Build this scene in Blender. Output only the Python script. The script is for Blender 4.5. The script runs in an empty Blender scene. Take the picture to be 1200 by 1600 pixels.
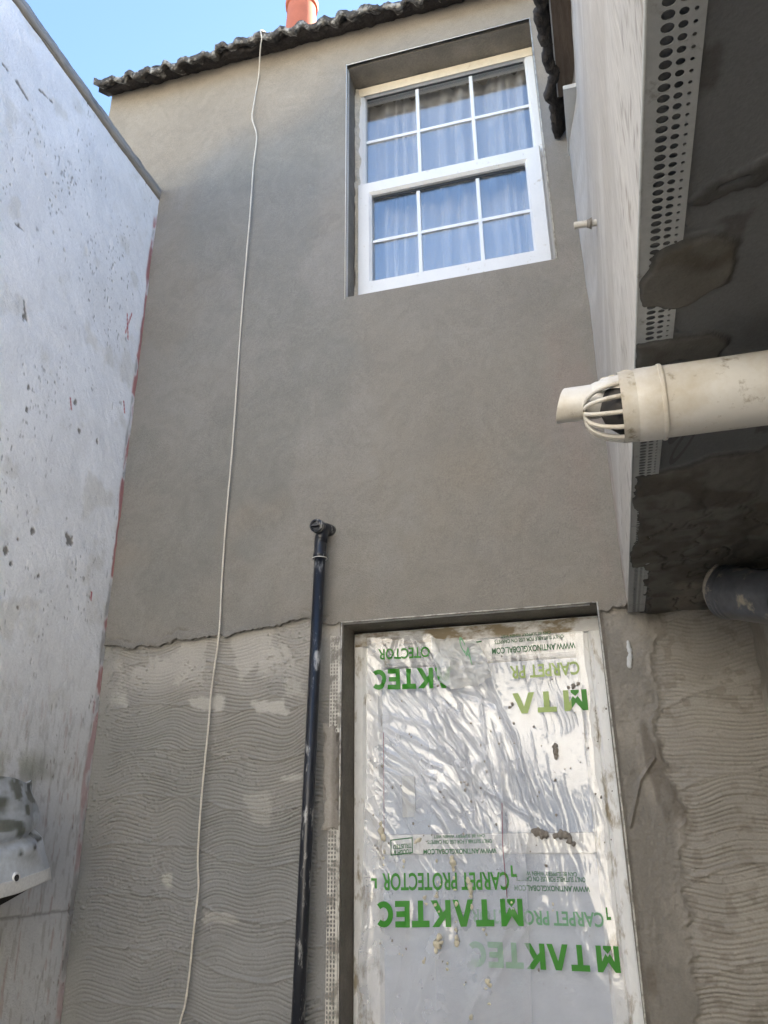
import bpy, bmesh, math, random
import numpy as np
from mathutils import Vector, Matrix

R = math.radians
random.seed(4)
scene = bpy.context.scene

# ------------------------------------------------------------------ camera, sky, sun, exposure
CAM_POS = np.array([0.0, -2.80, 1.40])
F_PX, YAW, PITCH, ROLL = 1247.0, R(-15.17), R(22.07), R(-0.666)
cf = np.array([math.sin(YAW)*math.cos(PITCH), math.cos(YAW)*math.cos(PITCH), math.sin(PITCH)])
cr = np.array([math.cos(YAW), -math.sin(YAW), 0.0]); cu = np.cross(cr, cf)
cr, cu = math.cos(ROLL)*cr + math.sin(ROLL)*cu, -math.sin(ROLL)*cr + math.cos(ROLL)*cu
cam_data = bpy.data.cameras.new("camera")
cam = bpy.data.objects.new("camera", cam_data)
scene.collection.objects.link(cam)
M = Matrix.Identity(4)
for i in range(3):
    M[i][0], M[i][1], M[i][2], M[i][3] = cr[i], cu[i], -cf[i], CAM_POS[i]
cam.matrix_world = M
cam_data.sensor_fit = 'VERTICAL'
cam_data.sensor_height = 36.0
cam_data.lens = F_PX / 1600.0 * 36.0
cam_data.clip_start = 0.02
cam_data.clip_end = 500
scene.camera = cam

SUN_DIR = Vector((0.62, 0.60, 0.45)).normalized()        # towards the sun: behind the house, to the right
world = bpy.data.worlds.new("World"); scene.world = world
world.use_nodes = True
wn = world.node_tree.nodes; wl = world.node_tree.links
bg = wn["Background"]
sky = wn.new("ShaderNodeTexSky")
sky.sky_type = 'NISHITA'; sky.sun_disc = False
sky.sun_elevation = math.asin(SUN_DIR.z)
sky.sun_rotation = math.atan2(SUN_DIR.x, SUN_DIR.y)
sky.air_density = 1.0; sky.dust_density = 0.3; sky.ozone_density = 2.2
wl.new(sky.outputs[0], bg.inputs[0])
bg.inputs[1].default_value = 0.074
sun_data = bpy.data.lights.new("sun", 'SUN')
sun_data.energy = 5.0; sun_data.angle = R(0.5); sun_data.color = (1.0, 0.93, 0.82)
sun = bpy.data.objects.new("sun", sun_data); scene.collection.objects.link(sun)
sun.rotation_euler = SUN_DIR.to_track_quat('Z', 'Y').to_euler()
scene.view_settings.view_transform = 'Standard'
scene.view_settings.look = 'None'
scene.view_settings.exposure = 3.05
scene.view_settings.gamma = 1.0
scene.cycles.max_bounces = 10
scene.cycles.transparent_max_bounces = 16
scene.cycles.caustics_reflective = False
scene.cycles.caustics_refractive = False


# ------------------------------------------------------------------ helpers
def at(px, py, ax, v):
    """the world point where the sight line of a photo pixel meets the plane axis=v"""
    d = (px-600)/F_PX*cr - (py-800)/F_PX*cu + cf
    return CAM_POS + d*((v-CAM_POS[ax])/d[ax])


def ihash(ix, iy, seed):
    n = (ix.astype(np.int64)*374761393 + iy.astype(np.int64)*668265263 + seed*1274126177) & 0xFFFFFFFF
    n = ((n ^ (n >> 13))*1274126177) & 0xFFFFFFFF
    n = ((n ^ (n >> 16))*2246822519) & 0xFFFFFFFF
    return ((n ^ (n >> 15)) & 0xFFFFFF) / float(0xFFFFFF)


def vn(x, y, seed=0):
    x = np.asarray(x, float); y = np.asarray(y, float)
    ix = np.floor(x); iy = np.floor(y); fx = x-ix; fy = y-iy
    fx = fx*fx*fx*(fx*(fx*6-15)+10); fy = fy*fy*fy*(fy*(fy*6-15)+10)
    a = ihash(ix, iy, seed); b = ihash(ix+1, iy, seed)
    c = ihash(ix, iy+1, seed); d = ihash(ix+1, iy+1, seed)
    return (a+(b-a)*fx)*(1-fy) + (c+(d-c)*fx)*fy


def fbm(x, y, seed=0, octv=4, gain=.5):
    s = 0; a = 1; t = 0
    for o in range(octv):
        s = s + a*vn(np.asarray(x)*2**o, np.asarray(y)*2**o, seed+o*17); t += a; a *= gain
    return s/t


def sm(a, b, x):
    t = np.clip((x-a)/(b-a), 0, 1)
    return t*t*(3-2*t)


def mixc(c, new, m):
    return c*(1-m[..., None]) + np.array(new)*m[..., None]


def link(ob, parent=None):
    scene.collection.objects.link(ob)
    if parent is not None:
        ob.parent = parent
        p = parent; off = Vector((0, 0, 0))
        while p is not None:
            off += p.location if p.type == 'EMPTY' or True else 0
            p = p.parent
        ob.matrix_parent_inverse = Matrix.Translation(-off)
    return ob


def thing(name, loc, label, cat, group=None):
    o = bpy.data.objects.new(name, None); o.location = loc
    o.empty_display_size = .1
    scene.collection.objects.link(o)
    o["label"] = label; o["category"] = cat
    if group: o["group"] = group
    return o


def tag(o, label, cat, group=None):
    o["label"] = label; o["category"] = cat
    if group: o["group"] = group
    return o


def mesh_obj(name, verts, faces, mat, parent=None, smooth=False):
    me = bpy.data.meshes.new(name)
    me.from_pydata([tuple(map(float, v)) for v in verts], [], faces)
    me.update()
    if smooth:
        me.polygons.foreach_set("use_smooth", [True]*len(me.polygons))
    if mat: me.materials.append(mat)
    return link(bpy.data.objects.new(name, me), parent)


def bm_obj(name, bm, mat, parent=None, smooth=False):
    me = bpy.data.meshes.new(name)
    bmesh.ops.recalc_face_normals(bm, faces=bm.faces)
    bm.to_mesh(me); bm.free()
    if smooth:
        me.polygons.foreach_set("use_smooth", [True]*len(me.polygons))
    if mat: me.materials.append(mat)
    return link(bpy.data.objects.new(name, me), parent)


def grid_obj(name, P, mat, parent=None, col=None, keep=None, flip=False, smooth=True):
    """P: (n, m, 3) grid of points -> one mesh; keep: (n-1, m-1) mask of faces; col: (n, m, 3) colours"""
    n, m = P.shape[:2]
    idx = np.arange(n*m).reshape(n, m)
    q = np.stack([idx[:-1, :-1], idx[1:, :-1], idx[1:, 1:], idx[:-1, 1:]], -1)
    if flip: q = q[..., ::-1]
    q = q.reshape(-1, 4) if keep is None else q[keep]
    V = P.reshape(-1, 3)
    C = None if col is None else col.reshape(-1, 3)
    if keep is not None:
        used = np.unique(q); remap = -np.ones(n*m, int); remap[used] = np.arange(len(used))
        q = remap[q]; V = V[used]
        if C is not None: C = C[used]
    me = bpy.data.meshes.new(name)
    me.vertices.add(len(V)); me.vertices.foreach_set("co", V.astype(np.float32).ravel())
    k = len(q)
    me.loops.add(k*4); me.loops.foreach_set("vertex_index", q.astype(np.int32).ravel())
    me.polygons.add(k); me.polygons.foreach_set("loop_start", np.arange(0, k*4, 4, dtype=np.int32))
    me.polygons.foreach_set("loop_total", np.full(k, 4, np.int32))
    me.update(calc_edges=True)
    if smooth: me.polygons.foreach_set("use_smooth", np.ones(k, bool))
    if C is not None:
        at_ = me.attributes.new("col", 'FLOAT_COLOR', 'POINT')
        c4 = np.ones((len(V), 4), np.float32); c4[:, :3] = np.clip(C, 0, 1)
        at_.data.foreach_set("color", c4.ravel())
    me.validate()
    if mat: me.materials.append(mat)
    return link(bpy.data.objects.new(name, me), parent)


def add_box(bm, x0, x1, y0, y1, z0, z1, bev=0):
    vs = [bm.verts.new((x, y, z)) for x in (x0, x1) for y in (y0, y1) for z in (z0, z1)]
    f = [(0, 1, 3, 2), (4, 6, 7, 5), (0, 4, 5, 1), (2, 3, 7, 6), (0, 2, 6, 4), (1, 5, 7, 3)]
    fs = [bm.faces.new([vs[i] for i in q]) for q in f]
    if bev:
        es = list({e for q in fs for e in q.edges})
        bmesh.ops.bevel(bm, geom=es, offset=bev, segments=2, affect='EDGES', profile=.6)


def box(name, x0, x1, y0, y1, z0, z1, mat, parent=None, bev=0):
    bm = bmesh.new(); add_box(bm, x0, x1, y0, y1, z0, z1, bev)
    return bm_obj(name, bm, mat, parent)


def add_tube(bm, pts, rad, n=16, caps=True):
    pts = [Vector(p) for p in pts]
    rad = rad if hasattr(rad, '__len__') else [rad]*len(pts)
    rings = []; up = None
    for i, p in enumerate(pts):
        t = (pts[min(i+1, len(pts)-1)] - pts[max(i-1, 0)]).normalized()
        if up is None:
            up = t.orthogonal().normalized()
        up = (up - t*up.dot(t)).normalized()
        s = t.cross(up)
        rings.append([bm.verts.new(p + (up*math.cos(a) + s*math.sin(a))*rad[i]) for a in
                      [2*math.pi*k/n for k in range(n)]])
    for a, b in zip(rings, rings[1:]):
        for k in range(n):
            bm.faces.new((a[k], a[(k+1) % n], b[(k+1) % n], b[k]))
    if caps:
        bm.faces.new(rings[0][::-1]); bm.faces.new(rings[-1])


def tube(name, pts, rad, mat, parent=None, n=16, caps=True):
    bm = bmesh.new(); add_tube(bm, pts, rad, n, caps)
    o = bm_obj(name, bm, mat, parent, smooth=True)
    return o


def add_lathe(bm, prof, origin, axis, n=32):
    """prof: [(along, radius)...] open profile spun round axis through origin"""
    axis = Vector(axis).normalized(); u = axis.orthogonal().normalized(); w = axis.cross(u)
    rings = []
    for (a, r) in prof:
        c = Vector(origin) + axis*a
        rings.append([bm.verts.new(c + (u*math.cos(t) + w*math.sin(t))*r) for t in
                      [2*math.pi*k/n for k in range(n)]])
    for a, b in zip(rings, rings[1:]):
        for k in range(n):
            bm.faces.new((a[k], a[(k+1) % n], b[(k+1) % n], b[k]))


def auto_smooth(o, ang=35):
    me = o.data
    me.polygons.foreach_set("use_smooth", [True]*len(me.polygons))
    bm = bmesh.new(); bm.from_mesh(me)
    for e in bm.edges:
        if len(e.link_faces) == 2:
            e.smooth = e.calc_face_angle(0) < R(ang)
    bm.to_mesh(me); bm.free()
    return o


# ------------------------------------------------------------------ materials
def mat(name, base=(.5, .5, .5), rough=.8, attr=False, vary=.12, vscale=6, fine=.1, fscale=120, bump=.0, bscale=200,
        bump2=.0, b2scale=25, spec=.3, metal=0, stain=None, stscale=10, stcut=.6, stretch=None, stain2=None, st2scale=6, st2cut=.5):
    m = bpy.data.materials.new(name); m.use_nodes = True
    nt = m.node_tree; N = nt.nodes; L = nt.links
    b = N["Principled BSDF"]
    tc = N.new("ShaderNodeTexCoord"); src = tc.outputs["Object"]
    if stretch:
        mp = N.new("ShaderNodeMapping"); mp.inputs["Scale"].default_value = stretch
        L.new(src, mp.inputs[0]); src = mp.outputs[0]

    def noise(sc, det=4, rg=.55):
        n = N.new("ShaderNodeTexNoise"); n.inputs["Scale"].default_value = sc
        n.inputs["Detail"].default_value = det; n.inputs["Roughness"].default_value = rg
        L.new(src, n.inputs["Vector"]); return n.outputs["Fac"]

    def mulfac(col, fac, amt):
        mr = N.new("ShaderNodeMapRange"); mr.inputs[1].default_value = .25; mr.inputs[2].default_value = .75
        mr.inputs[3].default_value = 1-amt; mr.inputs[4].default_value = 1+amt
        L.new(fac, mr.inputs[0])
        mx = N.new("ShaderNodeVectorMath"); mx.operation = 'SCALE'
        L.new(col, mx.inputs[0]); L.new(mr.outputs[0], mx.inputs["Scale"])
        return mx.outputs[0]
    if attr:
        a = N.new("ShaderNodeAttribute"); a.attribute_name = "col"; col = a.outputs["Color"]
    else:
        c = N.new("ShaderNodeRGB"); c.outputs[0].default_value = (*base, 1); col = c.outputs[0]
    if vary: col = mulfac(col, noise(vscale, 5), vary)
    if fine: col = mulfac(col, noise(fscale, 3), fine)
    if stain2 is not None:
        mr2 = N.new("ShaderNodeMapRange"); mr2.inputs[1].default_value = st2cut; mr2.inputs[2].default_value = st2cut+.25; mr2.inputs[4].default_value = .75
        L.new(noise(st2scale, 7, .7), mr2.inputs[0])
        mx2 = N.new("ShaderNodeMix"); mx2.data_type = 'RGBA'
        L.new(mr2.outputs[0], mx2.inputs[0]); L.new(col, mx2.inputs[6]); mx2.inputs[7].default_value = (*stain2, 1)
        col = mx2.outputs[2]
    if stain is not None:
        rp = N.new("ShaderNodeValToRGB"); rp.color_ramp.elements[0].position = stcut
        rp.color_ramp.elements[1].position = min(stcut+.12, 1)
        L.new(noise(stscale, 8, .65), rp.inputs[0])
        mx = N.new("ShaderNodeMix"); mx.data_type = 'RGBA'
        L.new(rp.outputs[0], mx.inputs[0]); L.new(col, mx.inputs[6]); mx.inputs[7].default_value = (*stain, 1)
        col = mx.outputs[2]
    L.new(col, b.inputs["Base Color"])
    b.inputs["Roughness"].default_value = rough; b.inputs["Metallic"].default_value = metal
    b.inputs["Specular IOR Level"].default_value = spec
    nrm = None
    for st, sc, d in ((bump2, b2scale, .02), (bump, bscale, .004)):
        if st:
            bp = N.new("ShaderNodeBump"); bp.inputs["Strength"].default_value = st
            bp.inputs["Distance"].default_value = d
            L.new(noise(sc, 4, .6), bp.inputs["Height"])
            if nrm is not None: L.new(nrm, bp.inputs["Normal"])
            nrm = bp.outputs[0]
    if nrm is not None: L.new(nrm, b.inputs["Normal"])
    return m


M_RENDER = mat("smooth_cement_render", attr=True, rough=.92, vary=.06, vscale=3.5, fine=.15, fscale=230, bump=.9, bscale=230,
               bump2=.10, b2scale=14, spec=.15)
M_COMB = mat("combed_base_coat", attr=True, rough=.9, vary=.10, vscale=5, fine=.10, fscale=140, bump=.5, bscale=300, spec=.2)
M_PAINTWALL = mat("weathered_white_masonry_paint", attr=True, rough=.75, vary=.05, vscale=4, fine=.05, fscale=90, bump=.7, bscale=130,
                  bump2=.15, b2scale=30, spec=.25)
M_SIDE = mat("side_wall_render", attr=True, rough=.9, vary=.06, vscale=4, fine=.20, fscale=22, bump=.8, bscale=26, stretch=(1, 13, 1), spec=.2)
M_SOFFIT = mat("cement_board_soffit", attr=True, rough=.85, vary=.10, vscale=7, fine=.08, fscale=150, bump=.3, bscale=220, spec=.2)
M_CORE = mat("dark_cement_reveal", (.21, .19, .162), rough=.9, vary=.25, vscale=9, fine=.15, bump=.6, bscale=120, stain=(.42, .40, .37),
             stscale=16, stcut=.66)
M_WHITE = mat("white_plastic", (.78, .78, .77), rough=.35, vary=.03, fine=.02, spec=.45, stain=(.52, .47, .40), stscale=30, stcut=.625)
M_HEADFRAME = mat("cream_mottled_plastic", (.74, .66, .52), rough=.5, vary=.08, vscale=20, fine=.05, stain=(.55, .42, .28), stscale=30, stcut=.62)
M_BAR = mat("glazing_bar_white", (.78, .80, .82), rough=.4, vary=.02, fine=0)
M_GASKET = mat("dark_gasket", (.03, .035, .04), rough=.5, vary=0, fine=0)
M_DIRTWHITE = mat("mortar_smeared_white_plastic", (.82, .82, .81), rough=.45, vary=.06, vscale=9, fine=.05, fscale=60, stain=(.36, .31, .23),
                  stscale=13, stcut=.53, bump=.4, bscale=90, stretch=(1.5, 1, .6))
M_FROST = mat("obscured_glass", (.46, .51, .60), rough=.12, vary=.10, vscale=4, fine=.03, spec=.6)
M_DOORHEAD = mat("brown_smeared_plastic", (.72, .71, .69), rough=.5, vary=.06, vscale=9, fine=.06, fscale=60, stain=(.27, .215, .135), stscale=9, stcut=.44, bump=.4, bscale=90, stretch=(.8, 1, 1.6))
M_PANEL = mat("door_panel_white", (.54, .58, .66), rough=.4, vary=.03, fine=.02)
M_BEAD = mat("white_perforated_bead", (.70, .69, .66), rough=.45, vary=.06, fine=.08, fscale=80, stain=(.36, .33, .29), stscale=40, stcut=.62)
M_SOFBEAD = mat("shaded_perforated_bead", (.42, .43, .43), rough=.5, vary=.08, fine=.08, fscale=80, stain=(.25, .24, .22), stscale=30, stcut=.60)  # same white bead with the soffit's shade darkened into its colour
M_SMEARBEAD = mat("mortar_smeared_bead", (.58, .56, .51), rough=.6, vary=.1, fine=.1, fscale=80, stain=(.28, .26, .23), stscale=22, stcut=.47)
M_TILE = mat("weathered_roof_tile", (.085, .075, .065), rough=.9, vary=.4, vscale=12, fine=.3, fscale=60, bump=.9, bscale=90, bump2=.5, b2scale=25,
             stain=(.42, .39, .34), stscale=17, stcut=.51)
M_TILEDARK = mat("dark_tile_underside", (.05, .043, .038), rough=.95, vary=.4, vscale=12, fine=.3, fscale=60, bump=1, bscale=70, bump2=.8, b2scale=25)
M_POT = mat("terracotta", (.44, .135, .08), rough=.8, vary=.12, vscale=10, fine=.06, bump=.3, bscale=80)
M_BRICK = mat("chimney_brick", (.28, .15, .10), rough=.9, vary=.2, bump=.6)
M_WOODGREY = mat("weathered_grey_board", (.32, .295, .26), rough=.85, vary=.2, vscale=18, fine=.15, fscale=90, bump=.08, bscale=30,
                 stretch=(4, .5, 4), stain=(.16, .15, .135), stscale=12, stcut=.55)
M_WOODBROWN = mat("brown_weathered_plank", (.155, .12, .095), rough=.85, vary=.35, vscale=10, fine=.2, fscale=60, bump=.6, bscale=60, stretch=(6, .6, 6))
M_PALEBOARD = mat("pale_fascia", (.55, .56, .56), rough=.6, vary=.06, fine=.05)
M_BLACKPIPE = mat("black_plastic_pipe", (.014, .016, .022), rough=.28, vary=.2, fine=.1, spec=.5, stain=(.42, .42, .41), stscale=26, stcut=.565,
                  bump=.25, bscale=60, stretch=(1.4, 1.4, .45))
M_DUCT = mat("dull_black_duct", (.06, .063, .072), rough=.32, vary=.4, vscale=14, fine=.2, fscale=60, spec=.5, stain=(.30, .26, .20), stscale=16, stcut=.56)
M_FLUE = mat("white_flue_plastic", (.61, .59, .55), rough=.38, vary=.04, vscale=8, fine=.02, spec=.45, stain=(.20, .16, .10), stscale=30, stcut=.575, stain2=(.40, .33, .22), st2scale=7, st2cut=.44)
M_FLUEDARK = mat("dark_inside", (.045, .042, .04), rough=.8, vary=.3, fine=.1)  # near-black for hollow parts, painting the shade inside them
M_FOAMY = mat("dried_adhesive", (.58, .53, .44), rough=.8, vary=.15, vscale=40, fine=.15, bump=.8, bscale=120)
M_GALV = mat("galvanised_sheet", attr=True, rough=.28, metal=.45, vary=.2, fine=.1, fscale=70, bump=.25, bscale=40, vscale=10)
M_GALVRIM = mat("pale_sheet_rim", (.76, .76, .75), rough=.5, metal=.2, vary=.08, fine=.1, stain=(.20, .17, .14), stscale=50, stcut=.66)
M_CORD = mat("off_white_cord", (.66, .62, .54), rough=.9, vary=.05, fine=.2, fscale=300)
M_CURTAIN = mat("sheer_curtain", (.90, .90, .89), rough=.9, vary=.03, fine=0)
_n = M_CURTAIN.node_tree.nodes; _l = M_CURTAIN.node_tree.links       # thin voile: denser where a fold turns away
_lw = _n.new("ShaderNodeLayerWeight"); _lw.inputs["Blend"].default_value = .5
_mr = _n.new("ShaderNodeMapRange"); _mr.inputs[1].default_value = .25; _mr.inputs[2].default_value = .85; _mr.inputs[3].default_value = .68; _mr.inputs[4].default_value = .95
_l.new(_lw.outputs["Facing"], _mr.inputs[0]); _l.new(_mr.outputs[0], _n["Principled BSDF"].inputs["Alpha"])
M_ROOM = mat("dim_room_paint", (.30, .28, .25), rough=.9, vary=.05, fine=0)
M_GREEN = mat("green_ink", (.040, .235, .022), rough=.4, vary=.08, fine=.05)
M_GREENPALE = mat("green_ink_under_film", (.16, .36, .20), rough=.4, vary=.08, fine=.05)
M_GREENYELLOW = mat("thin_yellowed_green_ink", (.36, .48, .16), rough=.4, vary=.12, fine=.05)
M_GREENDARK = mat("small_print_ink", (.035, .15, .05), rough=.4, vary=0, fine=0)
M_FOAM = mat("splattered_foam", (.62, .57, .44), rough=.8, vary=.15, vscale=40, fine=.1, bump=.6, bscale=90)
M_MORTAR = mat("mortar_lump", (.26, .235, .205), rough=.95, vary=.2, vscale=40, fine=.15, bump=.8, bscale=120)
M_GROUND = mat("yard_concrete", (.22, .21, .195), rough=.9, vary=.2, vscale=1.5, fine=.15, fscale=60, bump=.4, bscale=60)
M_BOARDINK = mat("board_print", (.10, .10, .10), rough=.8, vary=0, fine=0)
M_RED = mat("red_chalk", (.42, .07, .08), rough=.9, vary=.1, fine=.1)
M_REDSTRING = mat("dark_red_thread", (.22, .03, .05), rough=.9, vary=.1, fine=0)


def glass_mat(name, boost=1.9, tint=(1, 1, 1)):
    m = bpy.data.materials.new(name); m.use_nodes = True
    N = m.node_tree.nodes; L = m.node_tree.links
    N.remove(N["Principled BSDF"]); out = N["Material Output"]
    lw_ = N.new("ShaderNodeLayerWeight"); lw_.inputs["Blend"].default_value = .5
    pw_ = N.new("ShaderNodeMath"); pw_.operation = 'POWER'; pw_.inputs[1].default_value = 5
    L.new(lw_.outputs["Facing"], pw_.inputs[0])
    mu = N.new("ShaderNodeMath"); mu.operation = 'MULTIPLY_ADD'; mu.use_clamp = True
    mu.inputs[1].default_value = .85; mu.inputs[2].default_value = .043*boost
    L.new(pw_.outputs[0], mu.inputs[0])
    tr = N.new("ShaderNodeBsdfTransparent"); tr.inputs[0].default_value = (*tint, 1)
    gl = N.new("ShaderNodeBsdfGlossy"); gl.inputs["Roughness"].default_value = .005
    mx = N.new("ShaderNodeMixShader")
    L.new(mu.outputs[0], mx.inputs[0]); L.new(tr.outputs[0], mx.inputs[1]); L.new(gl.outputs[0], mx.inputs[2])
    L.new(mx.outputs[0], out.inputs[0])
    return m


def film_mat(name, haze=.26, boost=2.0, rough=.06, col=(.80, .83, .90)):
    m = bpy.data.materials.new(name); m.use_nodes = True
    N = m.node_tree.nodes; L = m.node_tree.links
    N.remove(N["Principled BSDF"]); out = N["Material Output"]
    tc = N.new("ShaderNodeTexCoord")
    nz = N.new("ShaderNodeTexNoise"); nz.inputs["Scale"].default_value = 9; nz.inputs["Detail"].default_value = 6
    L.new(tc.outputs["Object"], nz.inputs["Vector"])
    mr = N.new("ShaderNodeMapRange"); mr.inputs[1].default_value = .3; mr.inputs[2].default_value = .7
    mr.inputs[3].default_value = haze*.65; mr.inputs[4].default_value = haze*1.35
    L.new(nz.outputs["Fac"], mr.inputs[0])
    tr = N.new("ShaderNodeBsdfTransparent")
    df = N.new("ShaderNodeBsdfDiffuse"); df.inputs[0].default_value = (*col, 1)
    m1 = N.new("ShaderNodeMixShader"); L.new(mr.outputs[0], m1.inputs[0]); L.new(tr.outputs[0], m1.inputs[1]); L.new(df.outputs[0], m1.inputs[2])
    bp = N.new("ShaderNodeBump"); bp.inputs["Strength"].default_value = .12; bp.inputs["Distance"].default_value = .01
    n2 = N.new("ShaderNodeTexNoise"); n2.inputs["Scale"].default_value = 30; n2.inputs["Detail"].default_value = 3
    L.new(tc.outputs["Object"], n2.inputs["Vector"]); L.new(n2.outputs["Fac"], bp.inputs["Height"])
    lw_ = N.new("ShaderNodeLayerWeight"); lw_.inputs["Blend"].default_value = .5
    pw_ = N.new("ShaderNodeMath"); pw_.operation = 'POWER'; pw_.inputs[1].default_value = 5
    L.new(lw_.outputs["Facing"], pw_.inputs[0])
    mu = N.new("ShaderNodeMath"); mu.operation = 'MULTIPLY_ADD'; mu.use_clamp = True
    mu.inputs[1].default_value = .85; mu.inputs[2].default_value = .043*boost
    L.new(pw_.outputs[0], mu.inputs[0])
    L.new(bp.outputs[0], lw_.inputs["Normal"])
    gl = N.new("ShaderNodeBsdfGlossy"); gl.inputs["Roughness"].default_value = rough; L.new(bp.outputs[0], gl.inputs["Normal"])
    m2 = N.new("ShaderNodeMixShader")
    L.new(mu.outputs[0], m2.inputs[0]); L.new(m1.outputs[0], m2.inputs[1]); L.new(gl.outputs[0], m2.inputs[2])
    L.new(m2.outputs[0], out.inputs[0])
    return m


M_GLASS = glass_mat("window_glass", 6.0)
M_DOORGLASS = glass_mat("door_glass", 1.6)
M_FILM = film_mat("clear_plastic_film")
M_FILM2 = film_mat("clear_plastic_film_lower", haze=.22)

# ------------------------------------------------------------------ setting
ground = box("ground", -60, 60, -60, 60, -.30, 0, M_GROUND)
ground["kind"] = 'structure'

# ------------------------------------------------------------------ the house
XL, XR = -.929, .004            # window / door opening
WZ0, WZ1, DZ1 = 3.631, 5.078, 2.146
WALL_L = -2.335
ZTOP = 5.37
house = thing("rendered_house", (-1.0, .3, 0), "two storey house with fresh grey cement render, a white window and a film covered door", "house")

bm = bmesh.new()
CY = .02
add_box(bm, WALL_L+.01, XL, CY, .33, 0, ZTOP)
add_box(bm, XR, 3.2, CY, .33, 0, ZTOP)
add_box(bm, XL, XR, CY, .33, WZ1, ZTOP)
add_box(bm, XL, XR, CY, .33, DZ1, WZ0)
add_box(bm, WALL_L+.01, WALL_L+.25, .33, 5.0, 0, ZTOP)
add_box(bm, 2.95, 3.2, .33, 5.0, 0, ZTOP)
add_box(bm, WALL_L+.01, 3.2, 5.0, 5.25, 0, ZTOP)
bm_obj("wall", bm, M_CORE, house)
bm = bmesh.new()
add_box(bm, WALL_L+.26, 2.94, .34, 4.99, 2.6, 2.75)
add_box(bm, WALL_L+.26, 2.94, .34, 4.99, 5.15, 5.2)
add_box(bm, WALL_L+.26, 2.94, 1.6, 1.7, 2.76, 5.14)
add_box(bm, WALL_L+.26, 2.94, 1.6, 1.7, .01, 2.59)
bm_obj("inner_room", bm, M_ROOM, house)

# smooth top coat -----------------------------------------------------------------
LED = [(-1.99, 2.137), (-1.93, 2.139), (-1.86, 2.118), (-1.78, 2.112), (-1.70, 2.118), (-1.62, 2.127), (-1.551, 2.130), (-1.46, 2.135), (-1.40, 2.118),
       (-1.33, 2.132), (-1.279, 2.146), (-1.20, 2.150), (-1.12, 2.158), (-1.068, 2.168), (-1.00, 2.150), (-.96, 2.147), (-.93, 2.146),
       (.004, 2.146), (.012, 2.118), (.04, 2.112), (.07, 2.128), (.108, 2.13)]


def ledge(x):
    z = np.interp(x, [p[0] for p in LED], [p[1] for p in LED])
    rag = np.where((x > XL-.01) & (x < XR+.004), 0, 1.0)
    return z + rag*((fbm(x*26, x*0+3.3, 5, 4)-.5)*.042 + (vn(x*150, x*0, 9)-.5)*.008)


xs = np.unique(np.concatenate([np.arange(WALL_L, XL, .007), [XL], np.linspace(XL, XR, 134), np.arange(XR, .112, .004), [.112]]))
zs_mid = np.linspace(0, 1, 190); n_hi = 180
zlo = [DZ1]
X1 = xs[:, None]
lz = ledge(xs)[:, None]
low = lz + (WZ0-lz)*zs_mid[None, :]**1.15
hi = np.linspace(WZ0, WZ1, 181)[1:]; top = np.linspace(WZ1, ZTOP, 44)[1:]
Z = np.concatenate([low, np.broadcast_to(np.concatenate([hi, top])[None, :], (len(xs), len(hi)+len(top)))], 1)
X = np.broadcast_to(X1, Z.shape)


def render_y(X, Z):
    y = (fbm(X*3.1, Z*3.1, 11, 3)-.5)*.010 + (fbm(X*9, Z*9, 21, 3)-.5)*.0035
    edge = np.exp(-np.minimum(np.abs(Z-lz), .2)/.03)*np.where((X < XL-.03) | (X > XR+.008), 1, 0)
    y = y + edge*((fbm(X*22, Z*30, 31, 3)-.5)*.024 - .008)
    ck = np.exp(-((Z-lz-.020-.030*fbm(X*12, X*0+4, 33, 3))/.0032)**2)*sm(.48, .56, fbm(X*8, X*0+9, 34, 2))*np.where(X < XL-.05, 1, 0)
    y = y + ck*.007
    # flatten against the beads of the openings
    dx = np.maximum(np.maximum(XL-X, X-XR), 0); dzw = np.maximum(np.maximum(WZ0-Z, Z-WZ1), 0)
    dzd = np.maximum(Z-DZ1, 0)
    k = sm(0, .06, np.minimum(np.hypot(dx, dzw), np.hypot(dx, dzd)))
    return y*k


Y = render_y(X, Z)


def render_col(X, Z):
    c = np.zeros(X.shape+(3,)) + np.array([.255, .236, .207])
    w = fbm(X*1.6+3, Z*1.6, 41, 4)
    # warm light bounced onto the upper wall, painted into the coat colour
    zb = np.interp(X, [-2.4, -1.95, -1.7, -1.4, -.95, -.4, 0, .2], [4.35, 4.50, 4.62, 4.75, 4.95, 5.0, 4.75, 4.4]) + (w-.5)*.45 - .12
    warm_bounce = sm(-.18, .26, Z-zb)
    c = mixc(c, [.330, .285, .228], warm_bounce*.95)
    # grey-green damp cloud on the left, brown clouds low down
    c = mixc(c, [.226, .222, .205], sm(.42, .66, fbm(X*1.5, Z*1.2+7, 51, 4))*(1-warm_bounce)*.7)
    c = mixc(c, [.270, .255, .232], sm(.50, .70, fbm(X*3.1+5, Z*2.1, 52, 4))*(1-warm_bounce)*.7)
    c = mixc(c, [.265, .235, .195], sm(.5, .75, fbm(X*2.4, Z*2.4, 61, 4))*sm(3.4, 2.4, Z)*.7)
    c = mixc(c, [.28, .235, .205], sm(.55, .8, fbm(X*5, Z*2.2, 71, 4))*sm(-.35, 0, X)*sm(4, 3, Z)*.7)
    # float swirls
    sw = fbm(X*26+fbm(X*5, Z*5, 81)*9, Z*26+fbm(X*5+9, Z*5, 82)*9, 83, 3)
    c = c*(1+(sw-.5)[..., None]*.16)
    gr = vn(X*170, Z*170, 84)
    c = c*(1+(gr-.5)[..., None]*.08)
    # darker line near bottom edge
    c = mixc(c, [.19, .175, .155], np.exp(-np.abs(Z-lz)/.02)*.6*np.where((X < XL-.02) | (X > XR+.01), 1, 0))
    return c


Cc = render_col(X, Z)
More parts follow.
